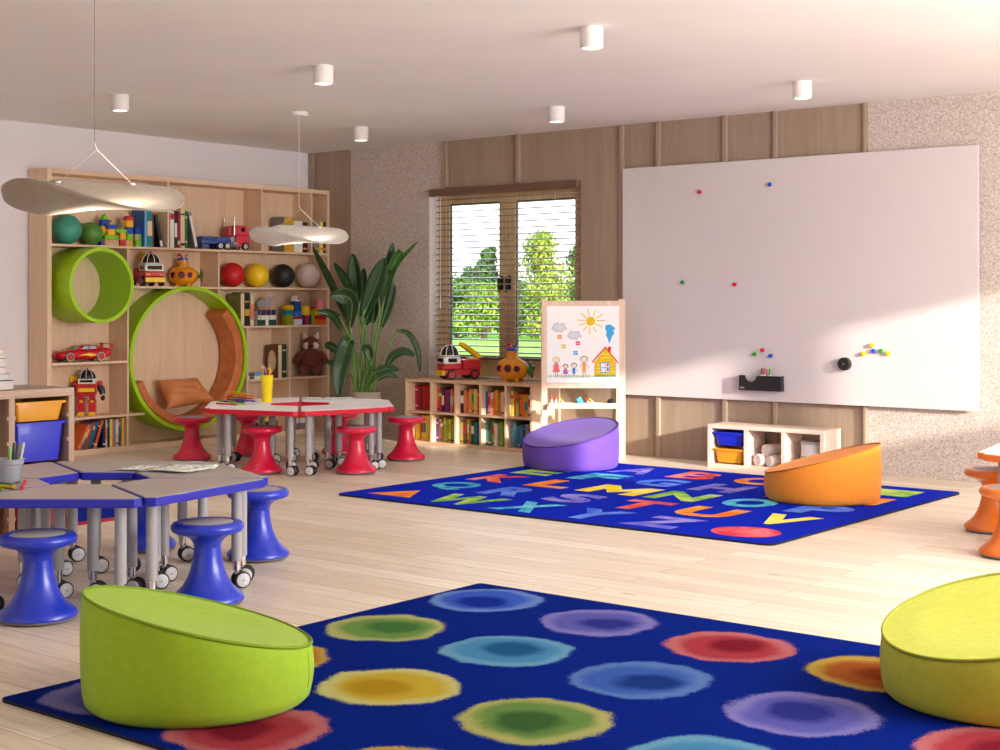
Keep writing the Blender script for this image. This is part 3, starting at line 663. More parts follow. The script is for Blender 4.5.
bmesh.ops.remove_doubles(m.bm, verts=m.bm.verts, dist=1e-5)
tag(m.build('leather_pillow', mat('tan_pillow_leather', (204, 126, 72), .55, var=.14, vscale=14, bump=.2, bscale=90), ang=80), 'tan leather pillow lying at the bottom of the big round nook', 'pillow')

# ---------------------------------------------------------------- books
COL = dict(red=(196, 26, 36), crimson=(150, 20, 40), orange=(226, 104, 30), yellow=(232, 196, 40), lemon=(226, 214, 90), gold=(206, 160, 40), green=(38, 120, 58), lime=(126, 176, 46), olive=(120, 122, 60), teal=(30, 128, 134),
           blue=(38, 92, 170), navy=(26, 36, 84), skyblue=(96, 160, 206), purple=(92, 52, 120), white=(228, 222, 212), cream=(222, 200, 164), grey=(130, 128, 130), black=(34, 32, 34), brown=(106, 66, 44), pink=(220, 96, 120), salmon=(222, 120, 96), darkgreen=(30, 66, 52), maroon=(72, 18, 26))
NAMES = dict(skyblue='sky blue', darkgreen='dark green')
def cname(c): return NAMES.get(c, c)
def bookmesh(w, d, h, col, band=None, gilt=None):
    """spine faces -y at y=0, thickness along x from 0 to w"""
    m = MB(); c = .003
    m.box(0, c, 0, d, 0, h, 0); m.box(w-c, w, 0, d, 0, h, 0); m.box(c, w-c, 0, c, 0, h, 0)
    m.box(c, w-c, c, d-.006, .004, h-.004, 1)
    if band:
        for z0, z1, k in band: m.box(.0012, w-.0012, -.0006, .001, h*z0, h*z1, k)
    return m
def book(loc, rz, w, d, h, col, label, group=None, lean=0, band=None, tilt=None, gilt='cream', name='book', oval=False):
    m = bookmesh(w, d, h, col, band)
    if oval: m.prism([(d/2+.055*math.cos(k*PI/12), h/2+.105*math.sin(k*PI/12)) for k in range(24)], -.0008, .001, 2, 2, Matrix(((0, 0, 1, 0), (1, 0, 0, 0), (0, 1, 0, 0), (0, 0, 0, 1))))
    o = m.build(name, [mat('cover_'+col, COL[col], .5, var=.08, vscale=18), M_PAGES, mat('cover_'+gilt, COL[gilt], .5, var=.08, vscale=18), mat('cover_black', COL['black'], .5, var=.08, vscale=18)], smooth=False)
    o.rotation_mode = 'XYZ'
    M = Matrix.Rotation(rz, 4, 'Z')
    if lean: # about the spine axis (local y): positive leans to the right seen from the spine
        pv = Vector((w if lean > 0 else 0, 0, 0)); M = M @ Matrix.Translation(pv) @ Matrix.Rotation(lean, 4, 'Y') @ Matrix.Translation(-pv)
    o.matrix_world = Matrix.Translation(loc) @ M
    return tag(o, label, 'book', group)
def lying(loc, rz, w, d, t, col, label, group=None, band=None, gilt='cream'):
    """flat book: spine along its w side facing -y"""
    m = bookmesh(t, d, w, col, band)
    o = m.build('book', [mat('cover_'+col, COL[col], .5, var=.08, vscale=18), M_PAGES, mat('cover_'+gilt, COL[gilt], .5, var=.08, vscale=18), mat('cover_black', COL['black'], .5, var=.08, vscale=18)], smooth=False)
    o.matrix_world = Matrix.Translation(loc) @ Matrix.Rotation(rz, 4, 'Z') @ Matrix.Translation((-w/2, 0, 0)) @ Matrix.Rotation(PI/2, 4, 'Y') @ Matrix.Translation((-t, 0, 0))
    return tag(o, label, 'book', group)
BANDS = [None, [(.1, .16, 2)], [(.72, .86, 2)], [(.3, .7, 2)], [(.06, .12, 3), (.8, .84, 3)], [(.45, .8, 2), (.08, .14, 3)], [(.15, .2, 2), (.8, .85, 2)]]
SX = .255                                   # spine plane of books in the tall bookcase
def yx(px, x=SX): return lf(px, 300, x).y
def zx(px, py, x=SX): return lf(px, py, x).z
def sbook(p0, p1, ptop, z, col, label, group, lean=0, d=.18, band=None, gilt='cream', x=SX, oval=False):
    y0, y1 = yx(p0, x), yx(p1, x); w = y1-y0; h = zx((p0+p1)/2, ptop, x)-z
    return book((x, y0+.0008, z+.0006), PI/2, w-.0016, d, h, col, label, group, lean, band, gilt=gilt, oval=oval)
g = 'books on the top shelf of the tall bookcase'
sbook(147.2, 152.2, 210, Z1, 'teal', 'pale teal tall book beside the blue one on the top shelf', g, band=BANDS[3])
sbook(152.4, 153.8, 213, Z1, 'brown', 'thin brown book right of the tall teal book on the top shelf', g)
# blue book standing half turned with its cover showing
sbook(144.4, 147.0, 209.5, Z1, 'blue', 'big blue book whose cover shows beside the toy blocks', g, band=[(.0, 1, 2)], gilt='skyblue')
sbook(160.6, 163.5, 214.5, Z1, 'black', 'black book leaning left near the middle of the top shelf', g, lean=R_(-13), band=[(.02, .2, 2)], gilt='white')
for p0, p1, pt, c, l, bnd, gl_ in ((169.9, 174.2, 211.5, 'white', 'white paperback with red blot right of the first divider, top shelf', [(.78, .95, 2)], 'red'), (174.4, 177.3, 212.5, 'black', 'thin black book with white lettering on the top shelf', [(.3, .7, 2)], 'white'),
                          (177.6, 180.2, 211.5, 'crimson', 'thin crimson book between black and cream ones on the top shelf', [(.1, .2, 2)], 'cream'), (180.6, 184.9, 207, 'cream', 'tallest cream book on the top shelf', BANDS[4], 'gold'), (185.2, 187.4, 211, 'green', 'slim bright green book on the top shelf', BANDS[6], 'cream')):
    sbook(p0, p1, pt, Z1, c, l, g, band=bnd, gilt=gl_)
sbook(195.3, 198.2, 212, Z1, 'grey', 'grey and white book leaning left beside the blue truck', g, lean=R_(-14), band=[(.05, .9, 2)], gilt='white')
book((.07, yx(172, .07), Z1+.0006), PI/2, .05, .055, .385, 'maroon', 'dark maroon book standing behind the others on the top shelf', g)
for p0, p1, pt, c, l in ((284, 293.6, 217, 'grey', 'thick grey book with yellow and green spine behind the small lamp'), (294, 302.6, 221, 'white', 'thick white book with orange arch on its spine'), (303, 307.6, 222.5, 'black', 'black book with speckles left of the last divider, top shelf'),
                      (313.6, 319.4, 221.5, 'grey', 'dark grey book in the narrow right cell of the top shelf'), (319.6, 323.2, 221.5, 'lemon', 'speckled cream book in the narrow right cell of the top shelf'), (323.4, 327.4, 222, 'black', 'black spotted book in the narrow right cell of the top shelf')):
    sbook(p0, p1, pt, Z1, c, l, g, band={'grey': [(0, 1, 2)] if p0 < 300 else BANDS[1], 'white': [(.45, .6, 2)]}.get(c, BANDS[1]), gilt={'grey': 'gold', 'white': 'brown'}.get(c, 'salmon'))
g = 'books above the fox on the tall bookcase'
sbook(240.6, 244.4, 293.5, Z3, 'olive', 'book with green cover and cream spine nearest the big nook, left of the elephant', g, band=[(0, 1, 2)], gilt='cream'); sbook(244.8, 249.8, 292.5, Z3, 'black', 'black floral book upright left of the elephant', g, band=[(.3, .5, 2), (.7, .75, 2)], gilt='gold'); sbook(250.6, 254, 295, Z3, 'cream', 'cream and orange book nearest the stack under the elephant', g, band=[(.2, .7, 2)], gilt='salmon')
yc = yx(267); z = Z3+.0006
for c, l, tt, ww, bnd, gl_ in (('darkgreen', 'dark green book at the bottom of the stack under the elephant', .055, .235, [(.42, .58, 2)], 'white'), ('white', 'white floral book in the middle of the stack under the elephant', .042, .225, [(.12, .17, 2), (.62, .66, 2)], 'lime'), ('navy', 'navy dotted book on top of the stack under the elephant', .052, .225, [(.12, .15, 2), (.44, .46, 2), (.72, .75, 2)], 'salmon')):
    lying((SX, yc, z), PI/2, ww, .17, tt, c, l, g, bnd, gl_); z += tt+.0008
ELZ = z
g = 'books beside the plush fox'
sbook(278.2, 281.8, 345, Z4, 'brown', 'antique brown book with gilt oval on its cover and cream spine near the fox', g, band=[(0, 1, 2)], oval=True, gilt='cream'); sbook(282.4, 286.4, 344.5, Z4, 'darkgreen', 'dark green book standing next to the divider by the fox', g, band=BANDS[6])
z = Z4+.0006
for c, l, tt in (('white', 'white picture book lying at the bottom left of the fox shelf', .028), ('skyblue', 'pale blue picture book lying on the white one near the nook', .03)):
    lying((SX, yx(259), z), PI/2, .30, .15, tt, c, l, g, [(.1, .3, 2)], 'brown'); z += tt+.0008
g = 'books on the bottom shelf behind the red table'
z = ZC+.0006
for c, l, tt, bnd in (('green', 'green book lowest in the pile behind the red table', .035, [(.2, .6, 2)]), ('darkgreen', 'dark green book in the pile behind the red table', .03, [(.2, .7, 2)]), ('black', 'black book in the pile behind the red table', .035, None), ('yellow', 'yellow book topping the pile behind the red table', .028, None)):
    lying((SX, yx(266), z), PI/2, .30, .17, tt, c, l, g, bnd, 'white'); z += tt+.0008
z = ZC+.0006
for c, l, tt in (('grey', 'grey box book lying at the right end of the bottom shelf', .06), ('white', 'white book in the right pile of the bottom shelf', .05), ('orange', 'orange book topping the right pile of the bottom shelf', .04)):
    lying((SX, yx(302), z), PI/2, .22, .17, tt, c, l, g, [(.1, .15, 2), (.3, .35, 2)], 'crimson'); z += tt+.0008
# bottom left cell: six leaning books, then upright ones
g = 'books in the bottom left cell of the tall bookcase'; y = yx(77.0)
cell = 'bottom left of the tall bookcase'
for i, (c, w, h) in enumerate((('orange', .012, .225), ('salmon', .014, .225), ('teal', .014, .23), ('red', .02, .235), ('green', .018, .235), ('blue', .02, .24), ('black', .018, .24), ('orange', .022, .245))):
    book((SX, y, ZC+.0006), PI/2, w, .18, h, c, '%s book, %s leaning one from the left, %s' % (cname(c), ORD[i], cell), g, lean=R_(27-i*1.2), band=BANDS[(i*2+1) % 7], gilt='cream'); y += w/math.cos(R_(27))+.0055
y += .062
for i, (c, w, h, b_) in enumerate((('navy', .026, .242, 1), ('cream', .016, .235, 3), ('black', .024, .24, 2), ('lemon', .026, .238, 1), ('orange', .016, .235, 3), ('skyblue', .018, .225, 0), ('cream', .026, .236, 5), ('brown', .018, .245, 2), ('grey', .014, .235, 3), ('yellow', .024, .245, 1), ('skyblue', .026, .24, 5), ('green', .01, .24, 0), ('black', .026, .238, 4))):
    if y+w > -2.448: break
    book((SX, y, ZC+.0006), PI/2, w, .18, h, c, '%s book, %s upright one from the left, %s' % (cname(c), ORD[i] if i < 12 else 'last', cell), g, band=BANDS[b_], gilt=('white', 'salmon', 'teal')[i % 3]); y += w+.0012

# ---------------------------------------------------------------- toy blocks on the top shelf
def block(p0, p1, q0, q1, col, label, shape='box', zbase=None, x=.17, dep=.055):
    y0, y1 = lf(p0, 300, x).y, lf(p1, 300, x).y; z0 = lf(p0, q1, x).z if zbase is None else zbase; z1 = z0+(q1-q0)/107.0
    c = paint('block_'+col, dict(lime=(120, 200, 24), blue=(14, 70, 180), yellow=(232, 176, 16), tan=(208, 168, 132), red=(196, 26, 28))[col], .4)
    m = MB(); w = y1-y0-.001
    if shape == 'box': m.box(-dep/2, dep/2, 0, w, 0, z1-z0-.0008)
    elif shape == 'roof': m.prism([(0, 0), (w, 0), (w*.72, z1-z0), (w*.28, z1-z0)] if w > .08 else [(0, 0), (w, 0), (w/2, z1-z0)], -dep/2, dep/2, M=Matrix(((0, 0, 1, 0), (1, 0, 0, 0), (0, 1, 0, 0), (0, 0, 0, 1))))
    elif shape == 'arch': m.prism([(0, z1-z0), (w*.18, 0), (w*.82, 0), (w, z1-z0)], -dep/2, dep/2, M=Matrix(((0, 0, 1, 0), (1, 0, 0, 0), (0, 1, 0, 0), (0, 0, 0, 1))))
    o = m.build('toy_block', c, bevel=.0025, loc=(x, y0, z0)); tag(o, label, 'toy block', 'wooden toy blocks on the top shelf'); return z1
u = 6.3
def stack(items, x=.17):
    """items: (p0, p1, height px, colour, shape, label) from the shelf upwards"""
    z = Z1+.0006
    for p0, p1, hp, c, s_, l in items:
        z0 = z; block(p0, p1, 0, hp, c, l, s_, z0, x); z = z0+hp/107.0+.0006
stack([(99.2, 103, 6, 'blue', 'box', 'blue block at the foot of the leftmost block tower'), (98.8, 103, 6, 'lime', 'box', 'green block second from the bottom of the leftmost block tower'), (99.6, 105, 6.3, 'yellow', 'box', 'yellow block in the middle of the leftmost block tower'), (100.6, 106.8, 6, 'blue', 'box', 'blue block under the green roof of the leftmost tower'), (100.6, 107.6, 5, 'lime', 'roof', 'green roof block on the leftmost block tower')], .14)
stack([(103.4, 117, 6, 'tan', 'box', 'plain wood base block of the second tower from the left'), (103.4, 117, 3.6, 'lime', 'box', 'flat green slab on the plain wood base block'), (106.6, 113.4, 6, 'yellow', 'box', 'yellow block standing on the green slab'), (104.8, 116, 4, 'blue', 'arch', 'blue boat shaped block on the yellow one'), (107.8, 113.8, 4.4, 'tan', 'roof', 'plain wood roof block above the blue boat shaped one')], .18)
stack([(118.4, 123.8, 6, 'red', 'box', 'red block at the foot of the middle tower'), (118.6, 124.3, 6.4, 'yellow', 'box', 'yellow block on the red one in the middle tower'), (114.6, 125.2, 3.6, 'lime', 'box', 'green slab bridging over the yellow block')], .18)
stack([(124, 127.4, 5.8, 'tan', 'box', 'narrow plain wood block between red and yellow ones')], .18)
stack([(127.6, 131.4, 5.8, 'yellow', 'box', 'narrow yellow block at the foot of the red roofed tower'), (125.6, 131.4, 6, 'lime', 'box', 'green block in the red roofed tower'), (125.4, 131.4, 6, 'blue', 'box', 'blue block under the yellow one of the red roofed tower'), (124.6, 131.4, 6.6, 'yellow', 'box', 'yellow block under the red roof'), (123.8, 132.6, 4, 'red', 'roof', 'red roof block on the tallest block tower')], .18)
stack([(134.2, 140.4, 6, 'lime', 'box', 'green block at the foot of the rightmost tower')], .18)
Zt = Z1+.0006+6/107+.0006
block(133.4, 137.2, 0, 6, 'tan', 'small plain wood block in the rightmost tower', 'box', Zt, .18); block(137.5, 141.6, 0, 6, 'lime', 'small green block beside the plain one in the rightmost tower', 'box', Zt, .18)
block(134.6, 141.2, 0, 6, 'blue', 'blue block topping the rightmost tower', 'box', Zt+6/107+.0006, .18)

# ---------------------------------------------------------------- play figures built of blocks above the fox
KID = dict(olive=(146, 164, 24), teal=(20, 130, 150), yellow=(236, 190, 20), white=(226, 226, 230), red=(190, 20, 36), lightblue=(30, 130, 210), blue=(18, 74, 170), navy=(24, 44, 110), green=(120, 180, 30), orange=(238, 110, 24), pink=(232, 130, 160))
gk = 'stacked play blocks on the shelf above the fox'
def kid(items, x=.17):
    z = Z3+.0006
    for p0, p1, hp, c, s_, l in items:
        y0, y1 = lf(p0, 300, x).y, lf(p1, 300, x).y; w = y1-y0; h = hp/107.0; m = MB(); p = plastic('play_'+c, KID[c], .35)
        mats_ = [p, plastic('play_white', KID['white']), plastic('play_pink', KID['pink'])]
        if s_ == 'box': m.box(-.035, .035, 0, w, 0, h)
        elif s_ == 'rib':
            for k in range(6): m.box(-.035+.003*(k % 2), .035-.003*(k % 2), .003*(k % 2), w-.003*(k % 2), h*k/6, h*(k+1)/6-.0004)
        elif s_ == 'dome': m.lathe([(0, 0), (w*.45, 0), (w*.5, h*.25), (w*.48, h*.6), (w*.34, h*.88), (0, h)], 24, 0, Matrix.Translation((0, w/2, 0)))
        elif s_ == 'round': m.prism([(w/2+w/2*math.cos(k*PI/12), h/2+h/2*math.sin(k*PI/12)) for k in range(24)], -.03, .03, 0, 0, Matrix(((0, 0, 1, 0), (1, 0, 0, 0), (0, 1, 0, 0), (0, 0, 0, 1))))
        elif s_ == 'eye':
            m.lathe([(0, 0), (w*.5, 0), (w*.5, h*.6), (w*.35, h*.92), (0, h)], 24, 1, Matrix.Translation((0, w/2, 0))); m.ball((w*.48, w/2, h*.5), (.006, w*.2, w*.2), 2, 12)
        elif s_ == 'peak': m.box(-.035, .035, 0, w, 0, h*.85); m.prism([(0, h*.15), (-w*.35, h*.45), (0, h*.7)], -.02, .02, 0, 0, Matrix(((0, 0, 1, 0), (1, 0, 0, 0), (0, 1, 0, 0), (0, 0, 0, 1))))
        elif s_ == 'split':
            m.box(-.035, .035, 0, w*.32, 0, h); m.box(-.0352, .0352, w*.32, w*.7, 0, h, 3); m.box(-.035, .035, w*.7, w, 0, h); mats_ = mats_+[plastic('play_red', KID['red'])]
        o = m.build('play_block', mats_, bevel=.002 if s_ in ('box', 'split', 'peak') else 0, loc=(x, y0, z)); tag(o, l, 'toy block', gk); z += h+.0006
kid([(284.4, 291, 10.5, 'olive', 'rib', 'ribbed olive block under the teal and yellow ones'), (283.6, 291.6, 5.2, 'teal', 'box', 'teal block on the ribbed olive one'), (284.4, 291.6, 6, 'yellow', 'peak', 'yellow beaked block topping the leftmost play tower')])
kid([(291.9, 299.8, 6, 'white', 'box', 'white base block of the tall blue play tower'), (291.9, 299.8, 2.6, 'red', 'box', 'flat red block in the tall blue play tower'), (292.6, 299, 5, 'lightblue', 'box', 'light blue block low in the tall blue play tower'), (292.8, 298.6, 11, 'blue', 'box', 'long dark blue block of the tall play tower'), (292, 299, 6, 'white', 'eye', 'white cap with a pink dot on the tall blue play tower')])
kid([(300.3, 309, 10, 'navy', 'split', 'navy block with red middle under the yellow dome'), (300.3, 309, 11, 'yellow', 'dome', 'round yellow dome block in the middle of the play blocks')])
kid([(309.4, 315.8, 11, 'green', 'rib', 'ribbed green block under the flat green one'), (309.2, 316.4, 4, 'green', 'box', 'flat green block on the ribbed green one'), (309.4, 316.2, 4, 'red', 'dome', 'red cap on the flat green block')])
kid([(316.8, 323, 5.4, 'orange', 'box', 'orange block at the foot of the rightmost play tower'), (316.8, 323.6, 4.6, 'red', 'box', 'red block in the rightmost play tower'), (317, 322.4, 7, 'yellow', 'box', 'yellow block in the rightmost play tower'), (316.6, 322.8, 11, 'pink', 'dome', 'pink dome topping the rightmost play tower')], .235)
# ---------------------------------------------------------------- toys
P_RED, P_YEL, P_WHT, P_BLK = plastic('toy_red', (190, 22, 34)), plastic('toy_yellow', (244, 200, 10)), plastic('toy_white', (236, 232, 228)), plastic('toy_black', (26, 25, 28))
P_GLS = mat('dark_toy_glass', (22, 22, 26), .08, var=.02); P_SIL = mat('toy_silver', (196, 194, 194), .25, .8, var=.02)
def wheel(mb, c, r, w, axis='y', hub=1, tyre=0):
    d = Vector((0, 1, 0)) if axis == 'y' else Vector((1, 0, 0))
    M = Matrix.Translation(Vector(c)-d*w/2) @ d.to_track_quat('Z', 'Y').to_matrix().to_4x4()
    mb.lathe([(0, .002), (r*.6, .002), (r*.62, 0), (r*.92, 0), (r, w*.15), (r, w*.85), (r*.92, w), (r*.62, w), (r*.6, w-.002), (0, w-.002)], 28, [hub, hub, tyre, tyre, tyre, tyre, tyre, hub, hub], M)
def fire_engine(label, loc, rz, s=1.0):
    t = thing('toy_fire_engine', label, 'toy truck', loc, rz); t.scale = (s, s, s)
    m = MB(); m.box(-.16, .13, -.075, .075, .03, .075); m.box(-.16, -.02, -.08, .08, .075, .145); m.box(.0, .13, -.08, .08, .075, .115); m.box(-.02, .0, -.06, .06, .075, .13); m.build('body', P_RED, t, bevel=.006)
    m = MB(); m.box(.0, .132, -.078, .078, .116, .168); m.build('cab', P_WHT, t, bevel=.008)
    m = MB(); m.box(.128, .1345, -.06, .06, .128, .158); m.box(.03, .1, -.0795, .0795, .128, .158); m.build('windscreen', P_GLS, t, bevel=.002)
    m = MB(); m.box(.128, .146, -.082, .082, .03, .068); m.box(-.175, -.16, -.07, .07, .035, .06); m.build('bumper', P_YEL, t, bevel=.004)
    m = MB(); m.box(.131, .1335, -.068, -.04, .082, .095, 0); m.box(.131, .1335, .04, .068, .082, .095, 0); m.build('headlights', mat('toy_orange', (236, 140, 20), .3, var=.02), t)
    m = MB()
    prof = [(.074*math.cos(k*PI/16), .174+.082*math.sin(k*PI/16)) for k in range(9)]; prof[-1] = (0, prof[-1][1])
    m.lathe([(0, .17), (.078, .17), (.078, .174)]+prof, 32, 0, Matrix.Translation((.058, 0, 0)) @ Matrix.Diagonal((.95, 1, 1, 1))); dm = m.build('canopy', P_GLS, t)
    m = MB()
    for k in range(4):
        a = k*PI/4
        m.tube([(.058+.0745*.95*math.cos(q)*math.cos(a), .0745*math.cos(q)*math.sin(a), .174+.083*math.sin(q)) for q in [j*PI/16 for j in range(17)]], .003, 6)
    m.tube([(.058+.077*.95*math.cos(q), .077*math.sin(q), .176) for q in [j*PI/18 for j in range(36)]], .005, 6, closed=True); m.build('canopy_ribs', P_WHT, dm)
    m = MB(); m.ball((.058, 0, .258), .011); m.build('beacon', P_RED, t)
    a = R_(35); M = Matrix.Translation((-.13, 0, .16)) @ Matrix.Rotation(a, 4, 'Y'); m = MB()
    for y in (-.035, .025): m.box(-.012, .17, y, y+.012, 0, .03, 0, Matrix.Translation((-.01, 0, .03)) @ Matrix.Translation((-.02, 0, 0)) @ Matrix.Rotation(-a, 4, 'Y'))
    for k in range(6): m.box(.005+k*.027, .015+k*.027, -.024, .026, .008, .022, 0, Matrix.Translation((-.03, 0, .03)) @ Matrix.Rotation(-a, 4, 'Y'))
    o = m.build('ladder', P_YEL, t, bevel=.002); o.location = (-.13, 0, .125)
    m = MB(); m.box(-.15, -.09, -.05, .05, .145, .158); m.build('hose_box', P_YEL, t, bevel=.003)
    for x in (.075, -.105):
        for y in (-.078, .078):
            m = MB(); wheel(m, (x, y, .037), .037, .03); m.build('wheel', [P_BLK, P_RED], t)
    return t
p = lf(150.5, 284, .14)
fire_engine('red toy fire engine with black canopy on the shelf beside a yellow submarine', (.14, p.y-.03, Z2+.001), R_(-14), 1.14)
LSY = -.41; LZ = .592
fire_engine('red toy fire engine with raised yellow ladder on the low bookcase by the window', (2.14, -.23, LZ+.001), R_(-118), 1.22)

def submarine(label, loc, rz, s):
    t = thing('toy_submarine', label, 'toy submarine', loc, rz); t.scale = (s, s, s); yl = plastic('submarine_yellow', (226, 150, 12)); gr = plastic('submarine_green', (52, 104, 40)); bl_ = plastic('submarine_blue', (24, 74, 190))
    m = MB(); m.lathe([(0, -.135), (.035, -.13), (.062, -.112), (.082, -.08), (.092, -.035), (.094, .0), (.086, .045), (.068, .085), (.045, .115), (.022, .135), (0, .14)], 40, 0, Matrix.Translation((0, 0, .098)) @ Matrix.Rotation(PI/2, 4, 'Y') @ Matrix.Diagonal((1, .9, 1, 1)))
    m.lathe([(0, .17), (.052, .17), (.046, .225), (.05, .228), (.05, .24), (0, .24)], 32, 0, Matrix.Translation((-.01, 0, 0)))
    for x, y in ((-.05, -.035), (-.05, .035), (.05, -.035), (.05, .035)): m.box(x-.015, x+.015, y-.006, y+.006, .001, .03)
    m.build('hull', yl, t)
    for x, r in ((-.082, .03), (-.005, .034), (.068, .026)):
        yy = -.083*math.sqrt(max(.1, 1-(x/.15)**2))+.004; n = Vector((x*.75, -1, 0)).normalized(); M = Matrix.Translation((x, yy, .105)) @ n.to_track_quat('Z', 'Y').to_matrix().to_4x4()
        m = MB(); m.lathe([(r, -.012), (r, .008), (r*.9, .012), (r*.74, .010), (r*.7, .0), (r*.7, -.012)], 28, 0, M); pr = m.build('porthole', P_RED, t)
        m = MB(); m.lathe([(0, .0095), (r*.72, .008), (r*.72, -.01), (0, -.01)], 24, 0, M); m.build('porthole_glass', P_GLS, pr)
    m = MB(); m.lathe([(0, .241), (.044, .241), (.044, .256), (.03, .262), (0, .262)], 28, 0, Matrix.Translation((-.01, 0, 0))); m.tube([(.015, 0, .26), (.015, 0, .285), (.03, 0, .285)], .006, 8); m.build('hatch', bl_, t)
    m = MB(); m.tube([(-.02, 0, .262), (-.025, 0, .285), (-.04, 0, .29)], .008, 10); m.ball((-.046, 0, .29), .014, 0, 14); m.build('periscope', P_RED, t)
    m = MB(); m.cyl((.135, 0, .098), (.165, 0, .098), .012, n=14)
    for k in range(4):
        a = k*PI/2+.4; m.ball((.158, .032*math.cos(a), .098+.032*math.sin(a)), (.008, .03*abs(math.cos(a))+.014, .03*abs(math.sin(a))+.014), 0, 14)
    m.build('propeller', gr, t)
p = lf(184, 286, .15)
submarine('yellow toy submarine on the shelf between the fire engine and the red ball', (.15, p.y, Z2+.001), YAW, 1.0)
submarine('yellow toy submarine on the low bookcase under the window, right of the fire engine', (2.79, -.235, LZ+.001), R_(10), 1.12)

def toyball(px, r, col, name, label, z, x=.15, cat='ball', sq=1):
    y = lf(px, 300, x).y; m = MB(); m.ball((0, 0, r*sq), (r, r, r*sq), n=40)
    o = m.build('toy_ball', mat('ball_'+name, col, .5, var=.03, vscale=9), loc=(x, y, z+.0008)); return tag(o, label, cat, 'plain toy balls on the tall bookcase')
toyball(232.4, .115, (196, 22, 30), 'red', 'plain red toy ball, leftmost of the four balls in a row', Z2)
toyball(257, .115, (240, 200, 20), 'yellow', 'plain yellow toy ball between the red and the black ones', Z2)
toyball(283, .115, (34, 31, 30), 'black', 'plain black toy ball between the yellow and the white ones', Z2)
toyball(308, .117, (226, 212, 204), 'white', 'plain white toy ball, rightmost of the four balls in a row', Z2, sq=1.05)
toyball(66.5, .128, (64, 150, 128), 'teal', 'plain teal soft ball at the left end of the top shelf', Z1, x=.15)
toyball(91, .1, (84, 136, 52), 'green', 'plain green soft ball between the teal ball and the blocks', Z1, x=.13)

# race car
def race_car(label, loc, rz):
    t = thing('toy_race_car', label, 'toy car', loc, rz); red = plastic('car_red', (200, 14, 30), .18)
    def loft(st, mi=0, n=24, e=.6):
        rows = []
        for x, hw, zb, zt in st:
            c = (zb+zt)/2; hh = (zt-zb)/2
            rows.append([(x, hw*math.copysign(abs(math.cos(a))**e, math.cos(a)), c+hh*math.copysign(abs(math.sin(a))**e, math.sin(a))) for a in [2*PI*k/n for k in range(n)]])
        m = MB(); m.grid(rows, mi, wrap=True); m.add(rows[0], [tuple(range(n))], mi); m.add(rows[-1], [tuple(range(n))], mi); return m
    m = loft([(-.275, .035, .04, .062), (-.265, .065, .03, .08), (-.23, .088, .022, .098), (-.15, .096, .02, .112), (-.04, .092, .018, .108), (.06, .094, .018, .112), (.15, .1, .022, .124), (.22, .094, .03, .125), (.25, .08, .045, .115), (.255, .06, .06, .1)])
    m.build('body', red, t, ang=60)
    m = loft([(-.10, .055, .10, .106), (-.05, .066, .10, .14), (-.0, .066, .10, .155), (.07, .066, .10, .155), (.13, .064, .10, .14), (.2, .055, .10, .12)], e=.7)
    cb = m.build('cabin', red, t, ang=60)
    gl_ = mat('pale_toy_glass', (150, 178, 200), .15, var=.02)
    for s_ in (-1, 1):
        for a in ([(-.035, .113), (.028, .113), (.028, .144), (-.012, .144)], [(.04, .113), (.115, .118), (.095, .138), (.04, .144)]):
            m = MB(); m.prism(a, s_*.0655-.0025, s_*.0655+.0025, M=Matrix(((1, 0, 0, 0), (0, 0, 1, 0), (0, 1, 0, 0), (0, 0, 0, 1)))); m.build('side_window', gl_, cb, smooth=False)
        m = MB(); m.prism([(-.09, .05), (-.02, .06), (.04, .048), (.12, .062), (.03, .078), (-.03, .07)], s_*.0935-.003, s_*.0935+.003, M=Matrix(((1, 0, 0, 0), (0, 0, 1, 0), (0, 1, 0, 0), (0, 0, 0, 1)))); m.build('yellow_flash', P_YEL, t, smooth=False)
    m = MB(); m.grid([[(-.098, y, .112), (-.05, y*.95, .1425)] for y in (-.05, -.025, 0, .025, .05)]); m.build('windscreen', gl_, cb, solid=.004)
    m = MB(); m.box(.22, .27, -.095, .095, .155, .162); m.box(.225, .262, -.095, -.088, .115, .165); m.box(.225, .262, .088, .095, .115, .165); m.build('spoiler', red, t, bevel=.002)
    for x in (-.165, .14):
        for y in (-.086, .086):
            m = MB(); wheel(m, (x, y, .046), .046, .03); w = m.build('wheel', [P_BLK, red], t)
            m = MB(); s_ = 1 if y > 0 else -1; m.tube([(x+.036*math.cos(q), y+s_*.0155, .046+.036*math.sin(q)) for q in [k*PI/14 for k in range(28)]], .003, 6, closed=True); m.build('tyre_ring', P_WHT, w)
    return t
race_car('shiny red toy race car with yellow flash on the left side of the tall bookcase', (.155, lf(82, 300, .155).y, ZA+.001), R_(82)).scale = (.93, .93, .93)

